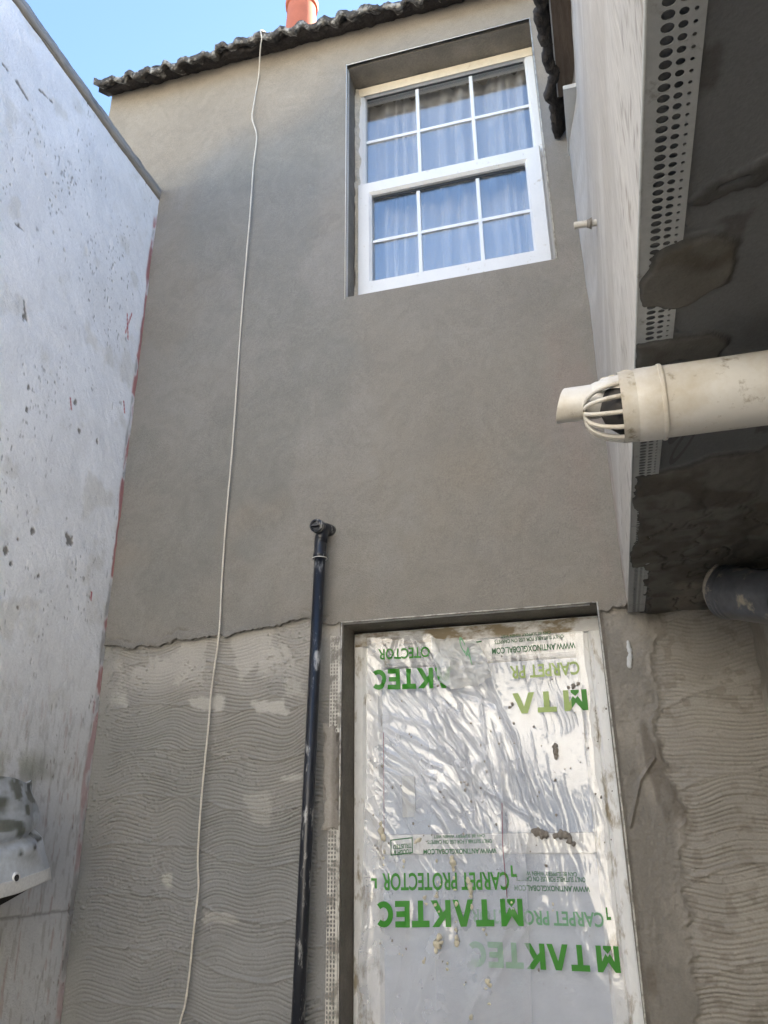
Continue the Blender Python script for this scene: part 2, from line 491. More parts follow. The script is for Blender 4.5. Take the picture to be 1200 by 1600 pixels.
# wrap the ragged lower lip back to the base coat
lip = np.stack([xs, np.full(len(xs), .016), lz[:, 0]+.006], -1)[:, None, :]
P = np.concatenate([lip, np.stack([X, Y, Z], -1)], 1)
Cc = np.concatenate([Cc[:, :1]*.9, Cc], 1)
xm = (xs[:-1]+xs[1:])/2
zm = (P[:-1, :-1, 2]+P[:-1, 1:, 2])/2
keep = ~((xm[:, None] > XL) & (xm[:, None] < XR) & (zm > WZ0) & (zm < WZ1))
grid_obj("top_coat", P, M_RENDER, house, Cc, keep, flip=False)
# left return of the house corner
box("corner_return", WALL_L-.0, WALL_L+.009, .003, 5.2, 2.0, ZTOP-.004, M_CORE, house)


# combed base coat -----------------------------------------------------------------
def seg_d(X, Z, a, b):
    ax, az = a; bx, bz = b
    t = np.clip(((X-ax)*(bx-ax)+(Z-az)*(bz-az))/((bx-ax)**2+(bz-az)**2+1e-12), 0, 1)
    return np.hypot(X-(ax+t*(bx-ax)), Z-(az+t*(bz-az)))


def wallpt(px, py, y=.01):
    p = at(px, py, 1, y); return (p[0], p[2])


def poly_mask(X, Z, pts, soft=.012, rag=1.0):
    """soft inside mask of a convex-ish polygon"""
    inside = np.zeros(X.shape, bool); d = np.full(X.shape, 9.)
    n = len(pts)
    for i in range(n):
        (x1, z1), (x2, z2) = pts[i], pts[(i+1) % n]
        cond = ((z1 > Z) != (z2 > Z)) & (X < (x2-x1)*(Z-z1)/((z2-z1)+1e-12)+x1)
        inside ^= cond
        d = np.minimum(d, seg_d(X, Z, pts[i], pts[(i+1) % n]))
    s = np.where(inside, d, -d)
    return sm(-soft*.3, soft, s + ((fbm(X*60, Z*60, 91, 3)-.5)*.014 + (fbm(X*17, Z*17, 92, 3)-.5)*.05)*rag)


def comb_field(X, Z, band, wav, seed, pitch=.0135, depth=.0045):
    zz = Z + (fbm(X*4, Z*2.5, seed+2, 2)-.5)*.05
    edge = Z + (fbm(X*3.2, Z*.2, seed+3, 2)-.5)*.16 + .03*np.sin(X*7+seed)
    b = np.floor(edge/band)
    fr = edge/band - b
    off = ihash(b, b*0, seed+5)
    sl = (ihash(b, b*0+3, seed+6)-.5)*.22
    o2 = ihash(b, b*0+7, seed+15)
    zz = zz + off*pitch + sl*X*.35 + wav*(.55+.9*o2)*np.sin(X*2*math.pi/(.21+.16*off)+b*2.1+(fbm(X*3, Z*1.5, seed+16, 2)-.5)*5)
    zz = zz + (fbm(X*9, Z*14, seed+20, 2)-.5)*.008
    ph = zz/pitch
    row = np.round(ph)
    ph = ph + (vn(X*6, row*3.7, seed+21)-.5)*.30
    f = np.abs(ph-np.round(ph))*2          # 0 on groove, 1 on crest
    amp = (.45+.8*vn(X*9, row*.9, seed+7))*(.55+.7*fbm(X*5, Z*5, seed+8, 2))
    amp = amp*sm(.10, .30, vn(X*5+row*2.1, row*1.3, seed+22))
    groove = np.exp(-(f/(.20+.14*vn(X*12, row*1.9, seed+23)))**2)
    h = -depth*1.25*amp*groove + .0012*amp*np.cos((1-f)*1.3)
    lapm = np.exp(-((fr-.03)/.035)**2)
    h = h + lapm*.004
    h = h + np.where(vn(X*130, Z*130, seed+9) > .91, 1, 0)*.0045*vn(X*40, Z*40, seed+10)
    h = h + (fbm(X*45, Z*45, seed+12, 3)-.5)*.0022
    return h, groove*amp


def combed(name, x0, x1, z0, z1, nx, nz, kind):
    Xg, Zg = np.meshgrid(np.linspace(x0, x1, nx), np.linspace(z0, z1, nz), indexing='ij')
    band, wav = (.17, .012) if kind == 'left' else (.26, .008)
    h, gr = comb_field(Xg, Zg, band, wav, 3 if kind == 'left' else 70, .0128 if kind == 'left' else .0135,
                       .0050 if kind == 'left' else .0048)
    flat = (fbm(Xg*7, Zg*7, 15, 3)-.5)*.006
    if kind == 'left':
        col = np.zeros(Xg.shape+(3,)) + np.array([.288, .279, .260])
        col = mixc(col, [.255, .255, .245], sm(.4, .7, fbm(Xg*2.2, Zg*2.2, 16, 4))*.8)
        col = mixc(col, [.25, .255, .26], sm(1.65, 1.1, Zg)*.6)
        pats = [([(540, 985), (612, 978), (640, 960), (652, 1003), (600, 1003)], .8),
                ([(355, 1003), (375, 985), (432, 978), (420, 1005), (395, 1050), (375, 1060), (360, 1020)], .8),
                ([(430, 985), (436, 1075), (455, 1090), (470, 1060), (440, 1000)], .5),
                ([(270, 1022), (300, 1020), (302, 1048), (283, 1075), (272, 1070)], .9),
                ([(286, 1090), (345, 1087), (350, 1112), (320, 1114), (300, 1105)], .95),
                ([(395, 1098), (440, 1096), (446, 1112), (400, 1114)], .9),
                ([(420, 1212), (476, 1206), (474, 1222), (445, 1224)], .7),
                ([(436, 1040), (478, 1060), (474, 1085), (455, 1088)], .6),
                ([(340, 985), (362, 975), (372, 1000), (355, 1008)], .8),
                ([(170, 1080), (205, 1078), (195, 1100), (170, 1105)], .6),
                ([(380, 1240), (430, 1235), (420, 1290), (385, 1285)], .35),
                ([(250, 1370), (270, 1365), (275, 1395), (255, 1392)], .6),
                ([(310, 1418), (365, 1422), (370, 1440), (320, 1442)], .5)]
        pm = np.zeros(Xg.shape)
        for pts, k in pats:
            pm = np.maximum(pm, k*poly_mask(Xg, Zg, [wallpt(*p) for p in pts]))
        pm = np.maximum(pm, .9*sm(.46, .56, fbm(Xg*9, Zg*7, 79, 4))*sm(1.90, 2.04, Zg))
        # trowelled strip in the corner by the white wall
        corner = sm(-1.855, -1.90, Xg + (fbm(Zg*9, Xg*3, 77, 3)-.5)*.06)
        pm2 = np.maximum(pm, corner*.85)
        # strip beside the door is plain scraped mortar
        strip = sm(-1.03, -1.01, Xg)
        pm2 = np.maximum(pm2, strip*sm(.55, .45, vn(Zg*3, Zg*0, 5)))
        h = h*(1-pm2) + flat*pm2
        col = mixc(col, [.47, .45, .415], pm)
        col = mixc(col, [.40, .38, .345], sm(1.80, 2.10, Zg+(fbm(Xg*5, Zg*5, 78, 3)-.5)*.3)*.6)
        col = mixc(col, [.27, .27, .25], corner*.5)
        crumbs = sm(.75, .82, vn(Xg*95, Zg*95, 131))*sm(.45, .6, fbm(Xg*6, Zg*6, 132, 2))
        h = h + crumbs*.0045
    else:
        bz = [2.2, 2.022, 1.961, 1.875, 1.811, 1.73, 1.629, 1.551, 1.475, 1.419, 1.31, 1.221, 1.052, .906, .5]
        bx = [.200, .208, .152, .157, .169, .138, .159, .163, .191, .192, .158, .164, .157, .153, .15]
        xb = np.interp(-Zg, [-v for v in bz], bx) + (fbm(Zg*30, Xg*12, 19, 4)-.5)*.045
        damp = sm(.022, -.006, Xg-xb+(fbm(Xg*70, Zg*70, 35, 3)-.5)*.02)
        col = np.zeros(Xg.shape+(3,)) + np.array([.315, .292, .258])
        col = mixc(col, [.35, .325, .285], sm(.4, .7, fbm(Xg*5, Zg*5, 18, 3)))
        spots = sm(.60, .70, fbm(Xg*28, Zg*34, 24, 3))*sm(.40, .56, fbm(Xg*6, Zg*6, 25, 2))
        col = mixc(col, [.225, .203, .175], spots*.65)
        col = mixc(col, [.26, .235, .20], gr*.5)  # groove shade darkened into the colour
        dcol = np.zeros(Xg.shape+(3,)) + np.array([.225, .208, .182])
        dcol = mixc(dcol, [.29, .265, .23], sm(.45, .65, fbm(Xg*9, Zg*5, 26, 4)))
        dcol = mixc(dcol, [.15, .132, .11], sm(.58, .72, fbm(Xg*14, Zg*5, 27, 3))*.8)
        lip_ = np.exp(-((Xg-xb+.006)/.007)**2)
        rough = (fbm(Xg*24, Zg*18, 28, 4)-.5)*.010
        rough += sm(.30, .55, fbm(Xg*8, Zg*4, 29, 2))*(vn(Xg*110, Zg*110, 30)-.5)*.003
        h = h*(1-damp) + damp*(.006+rough) + lip_*.004*vn(Zg*40, Xg*0, 33)
        # curled ridge of mortar half way down
        a, b_, c_ = wallpt(1022, 1186), wallpt(1000, 1220), wallpt(985, 1290)
        rd = np.minimum(seg_d(Xg, Zg, a, b_), seg_d(Xg, Zg, b_, c_))
        h = h + np.exp(-(rd/.005)**2)*.010
        col = col*(1-damp[..., None]) + dcol*damp[..., None]
    Pg = np.stack([Xg, .014-h, Zg], -1)
    return grid_obj(name, Pg, M_COMB, house, col)


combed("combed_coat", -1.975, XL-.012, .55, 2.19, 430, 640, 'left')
combed("combed_coat", XR+.018, .50, .55, 2.14, 190, 560, 'right')
box("plinth_coat", -1.975, XL-.012, .008, .0195, .02, .552, M_CORE, house)
box("plinth_coat", XR+.018, .50, .008, .0195, .02, .552, M_CORE, house)


# perforated strips -----------------------------------------------------------------
def perforated(name, origin, u, v, nrm, rows, pitch, length, material, parent, lift=.0):
    """rows: [(u0, u1, hole_ru, hole_rv)...] strips running along v with one hole each pitch; a real sheet with holes"""
    bm = bmesh.new()
    O = Vector(origin); U = Vector(u); V = Vector(v); Nn = Vector(nrm)
    nseg = max(1, int(round(length/pitch))); K = 12
    for (u0, u1, ru, rv, sh) in rows:
        for i in range(nseg):
            v0 = i*pitch; v1 = v0+pitch
            if ru <= 0:
                bm.faces.new([bm.verts.new(O+U*a+V*b) for a, b in ((u0, v0), (u1, v0), (u1, v1), (u0, v1))]); continue
            cu_, cv_ = (u0+u1)/2, (v0+v1)/2
            inner = []; outer = []
            for k in range(K):
                t = 2*math.pi*(k+.5)/K
                cx, cy = math.cos(t), math.sin(t)
                s = 1/max(abs(cx), abs(cy))
                outer.append(bm.verts.new(O+U*(cu_+cx*s*(u1-u0)/2)+V*(cv_+cy*s*pitch/2)))
                inner.append(bm.verts.new(O+U*(cu_+cx*ru)+V*(cv_+cy*rv)))
            for k in range(K):
                j = (k+1) % K
                bm.faces.new((outer[k], outer[j], inner[j], inner[k]))
    bmesh.ops.remove_doubles(bm, verts=bm.verts, dist=1e-6)
    ext = bmesh.ops.extrude_face_region(bm, geom=list(bm.faces))
    for g in ext["geom"]:
        if isinstance(g, bmesh.types.BMVert): g.co += Nn*.0012
    return bm_obj(name, bm, material, parent)


# arris beads round the openings: thin white noses
def nose(name, pts, r=.0035, parent=house):
    return tube(name, pts, r, M_SMEARBEAD if r > .0026 else M_BEAD, parent, n=8)


nose("corner_bead", [(XL+.001, -.002, WZ0-.01), (XL-.001, -.003, WZ1+.003)], .0024)
nose("corner_bead", [(XL, -.002, WZ1+.001), (XR, -.002, WZ1+.001)], .0022)
nose("corner_bead", [(XR, -.002, WZ0), (XR, -.002, WZ1)], .0028)
nose("corner_bead", [(XL, -.003, DZ1), (XR+.004, -.003, DZ1)], .0028)
nose("corner_bead", [(XL, -.002, .02), (XL, -.002, .9), (XL-.001, -.003, 1.4), (XL, -.003, DZ1)], .0028)
nose("corner_bead", [(XR+.006, -.003, .02), (XR+.004, -.001, .9), (XR+.008, -.004, 1.4), (XR+.003, -.003, DZ1)], .0028)
perforated("bead_flange", (XL+.002, .006, WZ0), (0, 1, 0), (0, 0, 1), (1, 0, 0), [(0, .010, .003, .0042, 0), (.010, .020, .003, .0042, 0), (.02, .026, 0, 0, 0)], .013,
           WZ1-WZ0-.02, M_BEAD, house)
perforated("bead_flange", (XL, .006, DZ1-.002), (0, 1, 0), (1, 0, 0), (0, 0, -1), [(0, .010, .003, .0042, 0), (.010, .018, .0025, .0038, 0)], .013, XR-XL-.02, M_BEAD, house)
FL = [(0, .011, .0033, .0048, 0), (.011, .022, .0033, .0048, 0), (.022, .033, .0033, .0048, 0), (.033, .039, 0, 0, 0)]
perforated("bead_flange", (XL-.043, -.002, 1.745), (1, 0, 0), (0, 0, 1), (0, -1, 0), FL, .013, .35, M_SMEARBEAD, house)
perforated("bead_flange", (XL-.043, -.002, .60), (1, 0, 0), (0, 0, 1), (0, -1, 0), FL, .013, .83, M_SMEARBEAD, house)
# mortar dab bridging the flange
Xg, Zg = np.meshgrid(np.linspace(-.995, XL-.004, 40), np.linspace(1.42, 1.78, 110), indexing='ij')
e = np.minimum(np.minimum(Xg+.995, XL-.004-Xg)*1.4, np.minimum(Zg-1.42, 1.78-Zg)) + (fbm(Xg*30, Zg*22, 55, 3)-.5)*.05
hh = sm(-.004, .012, e)*.014 + (fbm(Xg*40, Zg*40, 56, 3)-.5)*.004
cc = np.zeros(Xg.shape+(3,)) + np.array([.36, .335, .30]); cc = mixc(cc, [.23, .21, .185], sm(-.965, -.95, Xg+(fbm(Zg*8, Xg*8, 57)-.5)*.03))
grid_obj("mortar_dab", np.stack([Xg, .009-hh, Zg], -1), M_COMB, house, cc, keep=(e[:-1, :-1] > -.006))

# roof ------------------------------------------------------------------------------
xs_r = np.arange(WALL_L-.035, .30, .006)
ys_r = np.concatenate([np.linspace(-.125, .25, 26), np.linspace(.32, 2.5, 30)])
Xr, Yr = np.meshgrid(xs_r, ys_r, indexing='ij')
tile_i = np.floor((Xr+5)/.225)
course = np.floor((Yr+.125)/.30)
ph = ((Xr+5)/.225 - tile_i)
wave = .022*np.maximum(np.cos((ph*2-.35)*2*math.pi), -.45) + .012*np.exp(-((ph-.02)/.05)**2)
jit = (ihash(tile_i, course, 7)-.5)*.022 + (fbm(Xr*22, Yr*22, 8, 3)-.5)*.022
Zr = 5.292 + .70*(Yr+.125) + wave + jit - ((Yr+.125)/.30-course)*.02
Yj = Yr + np.where(Yr < -.10, (ihash(tile_i, tile_i*0, 17)-.5)*.03+(fbm(Xr*30, Xr*0, 18, 3)-.5)*.03, 0)
top_r = np.stack([Xr, Yj, Zr], -1)
thick = .028+.022*vn(Xr*25, Xr*0+2, 19)
bot = top_r[:, 0].copy(); bot[:, 2] -= thick[:, 0]; bot[:, 1] += .004
bot2 = top_r[:, 20].copy(); bot2[:, 2] -= .03
roofP = np.concatenate([bot2[:, None], bot[:, None], top_r], 1)
roof = grid_obj("roof", roofP, M_TILE, house, smooth=False)
# bedding mortar and undercloak below the tile ends
xs_u = np.arange(WALL_L-.03, .24, .01)
e1 = 5.272+(fbm(xs_u*16, xs_u*0, 29, 3)-.5)*.03
yy = -.085+(fbm(xs_u*11, xs_u*0+5, 30, 3)-.5)*.05
Pu = np.stack([np.stack([xs_u, np.full_like(xs_u, .01), 5.325+0*xs_u+(fbm(xs_u*25, xs_u*0+8, 31, 3)-.5)*.03], -1), np.stack([xs_u, yy, e1], -1),
               np.stack([xs_u, yy-.004, e1+.05], -1), np.stack([xs_u, np.full_like(xs_u, .01), e1+.12], -1)], 1)
grid_obj("eave_bedding", Pu, M_TILEDARK, house, smooth=False)
box("rear_roof_slope", WALL_L-.05, 3.3, 2.45, 5.5, 5.37, 7.05, M_TILE, house)
# chimney
box("chimney_stack", -1.75, -1.27, .52, .98, 5.45, 6.12, M_BRICK, house)
bm = bmesh.new()
add_lathe(bm, [(-.25, 0.1134), (0, 0.1075), (.04, 0.1092), (.30, 0.0991), (.36, 0.0974), (.365, 0.1109), (.40, 0.1142), (.43, 0.1109), (.435, 0.0991), (.40, 0.0823), (.1, 0.0823)],
          (-1.512, .75, 6.36), (0, 0, 1), 40)
auto_smooth(bm_obj("chimney_pot", bm, M_POT, house))

# window ------------------------------------------------------------------------------
win = bpy.data.objects.new("window", None); win.location = (-.46, .16, WZ0); link(win, None)
win.parent = house; win.matrix_parent_inverse = Matrix.Translation(-house.location)


def cl(o, parent):
    """parent o (absolute coordinates) to a nested empty whose chain offset is known"""
    o.parent = parent
    o.matrix_parent_inverse = Matrix.Translation(-parent.location)
    return o


def frame_ring(name, x0, x1, z0, z1, l, r, b, t, y0, y1, material, parent, bev=.003):
    bm = bmesh.new()
    # mitred ring: outer rectangle to inner rectangle, front chamfered in
    o = [(x0, z0), (x1, z0), (x1, z1), (x0, z1)]
    i = [(x0+l, z0+b), (x1-r, z0+b), (x1-r, z1-t), (x0+l, z1-t)]
    ins = .012
    i2 = [(x0+l-ins, z0+b-ins), (x1-r+ins, z0+b-ins), (x1-r+ins, z1-t+ins), (x0+l-ins, z1-t+ins)]
    o2 = [(a+(.004 if a == x0 else -.004), c+(.004 if c == z0 else -.004)) for a, c in o]
    loops = [[(a, y1, c) for a, c in o], [(a, y0+.004, c) for a, c in o], [(a, y0, c) for a, c in o2], [(a, y0, c) for a, c in i2],
             [(a, y0+.014, c) for a, c in i], [(a, y1, c) for a, c in i]]
    vs = [[bm.verts.new(p) for p in lp] for lp in loops]
    for a, b_ in zip(vs, vs[1:]):
        for k in range(4):
            bm.faces.new((a[k], a[(k+1) % 4], b_[(k+1) % 4], b_[k]))
    for k in range(4):
        bm.faces.new((vs[-1][k], vs[-1][(k+1) % 4], vs[0][(k+1) % 4], vs[0][k]))
    return cl(bm_obj(name, bm, material), parent)


frame_ring("frame", XL+.003, XR-.003, WZ0+.006, WZ1-.006, .046, .046, .05, .058, .150, .22, M_WHITE, win)
cl(box("head_trim", XL+.006, XR-.006, .1455, .1495, WZ1-.066, WZ1-.010, M_HEADFRAME, None), win)  # warmer cream strip across the head of the frame
frame_ring("upper_sash", XL+.042, XR-.040, 4.372, 5.028, .010, .010, .062, .012, .158, .205, M_WHITE, win)
frame_ring("opening_sash", -.908, -.016, 3.66, 4.392, .068, .075, .145, .074, .122, .18, M_WHITE, win)
cl(box("gasket", -.872, -.052, .172, .176, 5.004, 5.018, M_GASKET, None), win)
cl(box("gasket", -.836, -.094, .150, .154, 4.302, 4.319, M_GASKET, None), win)
for (x0, x1, z0, z1, y) in ((-.877, -.045, 4.430, 5.018, .182), (-.842, -.089, 3.803, 4.319, .160)):
    cl(box("pane", x0, x1, y, y+.004, z0, z1, M_GLASS, None), win)
for (bx_, z0, z1, y) in ((-.602, 4.43, 5.012, .176), (-.321, 4.43, 5.012, .176), (-.610, 3.803, 4.312, .154), (-.320, 3.803, 4.312, .154)):
    cl(box("glazing_bar", bx_-.0088, bx_+.0088, y-.002, y+.005, z0, z1, M_BAR, None, bev=.002), win)
for (x0, x1, zz, y) in ((-.877, -.045, 4.714, .176), (-.842, -.089, 4.049, .154)):
    for (a, b_) in ((x0, -.6108 if y > .16 else -.6188), (-.5932 if y > .16 else -.6012, -.3298 if y > .16 else -.3288), (-.3122 if y > .16 else -.3112, x1)):
        cl(box("glazing_bar", a, b_, y-.0015, y+.0045, zz-.0088, zz+.0088, M_BAR, None, bev=.002), win)
# crumbly sealing mortar along the left jamb
zz = np.linspace(WZ0+.02, WZ1-.01, 130); tt = np.linspace(0, 1, 7)
T2, Z2 = np.meshgrid(tt, zz, indexing='ij')
wdt = .012+.022*fbm(Z2*14, Z2*0, 141, 3)
grid_obj("sealing_mortar", np.stack([XL+.001+wdt*T2, .149-.02*(1-T2)*vn(Z2*22, T2*3, 142)-.004*np.sin(T2*3.1), Z2], -1), M_FOAMY, house)

# sheer curtains behind the panes (hang inside, a thing of their own)
def curtain(name, x0, x1, z0, z1, y, seed, label):
    Xc, Zc = np.meshgrid(np.linspace(x0, x1, 260), np.linspace(z0, z1, 50), indexing='ij')
    u = Xc + .03*(fbm(Xc*3, Zc*.8, seed+3, 2)-.5)*2*(z1-Zc)
    k = .35+.65*sm(z1, z1-.25, Zc)
    f = np.sin(u*92+5*vn(u*9, u*0, seed))*.014 + np.sin(u*41+7*vn(u*5, u*0+1, seed+1)+Zc*.6)*.026*k + (vn(u*14, Zc*.7, seed+2)-.5)*.03
    o = grid_obj(name, np.stack([Xc, y+f, Zc], -1), M_CURTAIN, None)
    return tag(o, label, "curtain")


curtain("curtain", -.926, .001, 3.634, 5.074, .272, 160, "sheer white gathered curtain hanging behind the panes of the upstairs window")

# door -----------------------------------------------------------------------------------
door = bpy.data.objects.new("door", None); door.location = (-.46, .2, 0); link(door, None)
door.parent = house; door.matrix_parent_inverse = Matrix.Translation(-house.location)
frame_ring("frame", XL+.003, XR+.003, .01, DZ1-.010, .046, .046, .05, .056, .147, .25, M_DIRTWHITE, door)
frame_ring("leaf", XL+.048, XR-.042, .06, DZ1-.066, .060, .050, .2, .080, .154, .24, M_DIRTWHITE, door)
cl(box("head_smear", XL+.008, XR-.002, .1435, .1465, DZ1-.064, DZ1-.015, M_DOORHEAD, None), door)
cl(box("mid_rail", -.825, -.086, .158, .235, 1.338, 1.402, M_WHITE, None, bev=.004), door)
cl(box("lower_panel", -.825, -.086, .168, .19, .24, 1.337, M_PANEL, None), door)
cl(box("pane", -.825, -.086, .170, .178, 1.403, 1.992, M_FROST, None), door)
bm = bmesh.new()
add_box(bm, -.735, -.685, .150, .185, 1.44, 1.60, .012)
bm.free()
cl(box("lever_plate", -.748, -.700, .163, .1695, 1.46, 1.60, M_PALEBOARD, None, bev=.002), door)

# left (white) wall -------------------------------------------------------------------------
LX = -1.946
ywall = thing("boundary_wall", (LX-.1, -1.3, 0), "tall flaking white painted wall with a grey timber coping on the left", "wall")
Ys = np.concatenate([np.linspace(-3.4, -1.45, 60)[:-1], np.linspace(-1.45, .012, 300)])
Zs = np.concatenate([np.linspace(.0, .6, 20)[:-1], np.linspace(.6, 4.452, 700)])
Yg, Zg = np.meshgrid(Ys, Zs, indexing='ij')
d_ = (fbm(Yg*5, Zg*5, 201, 3)-.5)*.008 + (fbm(Yg*26, Zg*26, 203, 3)-.5)*.0028
# brush / trowel furrows running along the diagonal
dg = fbm((Yg+Zg*.8)*60, (Yg-Zg*.8)*8, 207, 2)
d_ += (dg-.5)*.0016
col = np.zeros(Yg.shape+(3,)) + np.array([.90, .905, .91])
col = mixc(col, [.82, .825, .83], sm(.45, .68, fbm(Yg*9, Zg*8, 211, 4))*.6)
col = mixc(col, [.68, .66, .60], sm(.62, .80, fbm(Yg*9, Zg*8, 213, 5))*.5)
# lower zone: greyer towards the bottom, with worn flecks
low_ = sm(2.35, 1.25, Zg + (fbm(Yg*3, Zg*3, 215, 3)-.5)*.5)
col = mixc(col, [.55, .56, .57], low_*.75)
col = mixc(col, [.30, .29, .27], sm(.58, .72, fbm(Yg*70, Zg*17, 217, 3))*low_*.38)
col = mixc(col, [.33, .17, .15], sm(.72, .80, fbm(Yg*65, Zg*11, 218, 3))*low_*.4)
# algae
pa = at(40, 1190, 0, LX)
col = mixc(col, [.20, .21, .13], np.exp(-(((Yg-pa[1])/.20)**2+((Zg-pa[2]+.02)/.055)**2))*sm(.3, .6, fbm(Yg*14, Zg*18, 219, 3))*.55)
# vertical flecks where the paint has popped off
fl = .7*sm(.868, .895, vn(Yg*120, Zg*34, 221)*.75+.25*fbm(Yg*9, Zg*6, 222, 2))
fl2 = sm(.79, .82, fbm(Yg*150, Zg*50, 223, 2))*sm(.50, .66, fbm(Yg*5, Zg*3, 224, 3))
dark = np.maximum(fl*.8, fl2*.85)
# distinct chips seen in the photo
for (px, py, ry, rz) in [(110, 845, .020, .022), (105, 838, .012, .014), (152, 690, .008, .013), (125, 1145/1.7, .01, .012), (38, 495, .007, .02), (30, 352, .008, .010),
                         (42, 640, .008, .010), (118, 630, .010, .018), (143, 283, .004, .006), (52, 830, .012, .012), (28, 950, .007, .008), (72, 272, .005, .006),
                         (60, 900, .008, .006), (45, 605, .008, .010), (10, 860, .012, .016), (18, 880, .008, .010), (30, 842, .007, .009), (150, 380, .004, .008)]:
    p = at(px, py, 0, LX)
    q = ((Yg-p[1])/ry)**2+((Zg-p[2])/rz)**2 + (fbm(Yg*70, Zg*70, 231, 3)-.5)*2.2
    dark = np.maximum(dark, sm(1.15, .75, q))
for a, b_, w in [((5, 100), (30, 132), .005), ((28, 128), (44, 155), .010), ((62, 140), (82, 160), .006), ((24, 350), (40, 362), .004), ((38, 470), (42, 500), .006)]:
    A = at(*a, 0, LX); B = at(*b_, 0, LX)
    q = seg_d(Yg, Zg, (A[1], A[2]), (B[1], B[2])) + (fbm(Yg*60, Zg*60, 233, 3)-.5)*.012
    dark = np.maximum(dark, sm(w, w*.5, q))
col = mixc(col, [.17, .155, .13], dark*.85)
d_ -= dark*.0035
# horizontal crack low down
A = at(-5, 1437, 0, LX); B = at(92, 1425, 0, LX)
cr_ = sm(.006, .002, np.abs(Zg-np.interp(Yg, [A[1], B[1]], [A[2], B[2]])+(fbm(Yg*20, Yg*0, 235)-.5)*.012))*(Yg > A[1])
col = mixc(col, [.22, .22, .22], cr_*.6); d_ -= cr_*.003
# red undercoat showing along the corner
edge = .026+.030*(fbm(Zg*5, Zg*0, 241, 3)-.45)
rs = sm(edge, edge*.55, -Yg)*sm(4.40, 4.25, Zg)
redv = .36+.22*np.interp(Zg, [.8, 1.2, 1.5, 1.9, 2.0, 2.4, 2.5, 2.8, 2.9, 3.28, 3.35, 3.45, 3.55, 3.9, 4.3, 4.4], [.6, .5, .8, .7, .3, .2, .9, 1, .2, .2, .9, .3, .9, 1, 1, 0])+(fbm(Zg*9, Yg*30, 243, 4)-.5)*.5
col = mixc(col, [.40, .165, .155], rs*sm(.44, .54, redv)*(.95-.50*low_))
col = mixc(col, [.27, .26, .25], rs*sm(.50, .38, redv)*.7)
for (a, b_) in [((232, 468), (238, 520)), ((196, 520), (206, 490)), ((199, 490), (200, 530)), ((110, 622), (112, 640)), ((193, 627), (194, 645)), ((143, 925), (142, 938))]:
    A = at(*a, 0, LX); B = at(*b_, 0, LX)
    q = seg_d(Yg, Zg, (A[1], A[2]), (B[1], B[2]))
    col = mixc(col, [.45, .10, .11], sm(.0055, .003, q)*.9)
grid_obj("wall_face", np.stack([LX+d_, Yg, Zg], -1), M_PAINTWALL, ywall, col, flip=True)
box("wall_body", LX-.20, LX-.012, -3.4, .30, 0, 4.440, M_CORE, ywall)
# coping: long weathered boards with a broken edge
yc = np.concatenate([np.linspace(-3.4, -1.5, 40)[:-1], np.linspace(-1.5, .0, 200)])
zt = 4.522+.006*np.sin(yc*3)+(fbm(yc*14, yc*0, 251, 4)-.5)*.014
zb_ = 4.458+(fbm(yc*8, yc*0, 252, 3)-.5)*.006
prof = []
for dx, zz_ in ((-.22, zb_), (.007, zb_), (.009+(fbm(yc*30, yc*0, 253, 3)-.5)*.005, zt), (-.22, zt-.03), (-.22, zb_)):
    prof.append(np.stack([LX+dx+0*yc, yc, zz_], -1))
grid_obj("coping", np.stack(prof, 1), M_WOODGREY, ywall, smooth=False)

# added sunlit house behind the camera: bounces warm light, mirrored in panes and film
opp = thing("added_bounce_house", (0, -7.4, 0), "cream house added unseen across the yard to bounce warm sunlight, mirrored in film and panes", "house")
M_CREAM = mat("cream_render", (.78, .74, .67), rough=.9, vary=.1, vscale=1.2, fine=.06, bump=.2)
M_DARKPANE = mat("dark_window", (.03, .035, .04), rough=.1, vary=0, fine=0, spec=.6)
bm = bmesh.new()
zz_ = [0, .9, 2.1, 3.3, 4.5, 5.4]; xx_ = [-7, -4.2, -3.2, -1.6, -.7, .9, 1.8, 3.6, 4.6, 7]
for i in range(9):
    for j in range(5):
        if i % 2 == 1 and j in (1, 3): continue
        add_box(bm, xx_[i], xx_[i+1], -7.7, -7.4, zz_[j], zz_[j+1])
bm_obj("wall", bm, M_CREAM, opp)
for i in (1, 3, 5, 7):
    for j in (1, 3):
        box("window", xx_[i]-.01, xx_[i+1]+.01, -7.60, -7.55, zz_[j]-.01, zz_[j+1]+.01, M_DARKPANE, opp)
mesh_obj("roof", [(-7.2, -7.2, 5.35), (7.2, -7.2, 5.35), (7.2, -10, 7.2), (-7.2, -10, 7.2), (-7.2, -10, 5.35), (7.2, -10, 5.35)], [(0, 1, 2, 3), (0, 3, 4), (1, 5, 2), (2, 5, 4, 3)], M_TILE, opp)

# right: extension with overhanging upper storey --------------------------------------------
SX, SZ = .106, 2.105
ext = thing("overhanging_extension", (.8, -1.6, 0), "pale rendered extension whose upper storey overhangs a dark passage on the right", "extension")
Ys = np.concatenate([np.linspace(-4.2, -2.5, 40)[:-1], np.linspace(-2.5, 0.0, 330)])
Zs = np.linspace(SZ-.004, 4.36, 300)
Yg, Zg = np.meshgrid(Ys, Zs, indexing='ij')
lean = .052*np.clip((Zg-SZ)/2.2, 0, 1)*sm(-.02, -.35, Yg)
d_ = (fbm(Yg*4, Zg*4, 301, 3)-.5)*.010
arr = np.exp(-(Zg-SZ)/.012)
d_ = d_*(1-arr*.7) - arr*(fbm(Yg*50, Yg*0, 303, 3)-.5)*.005
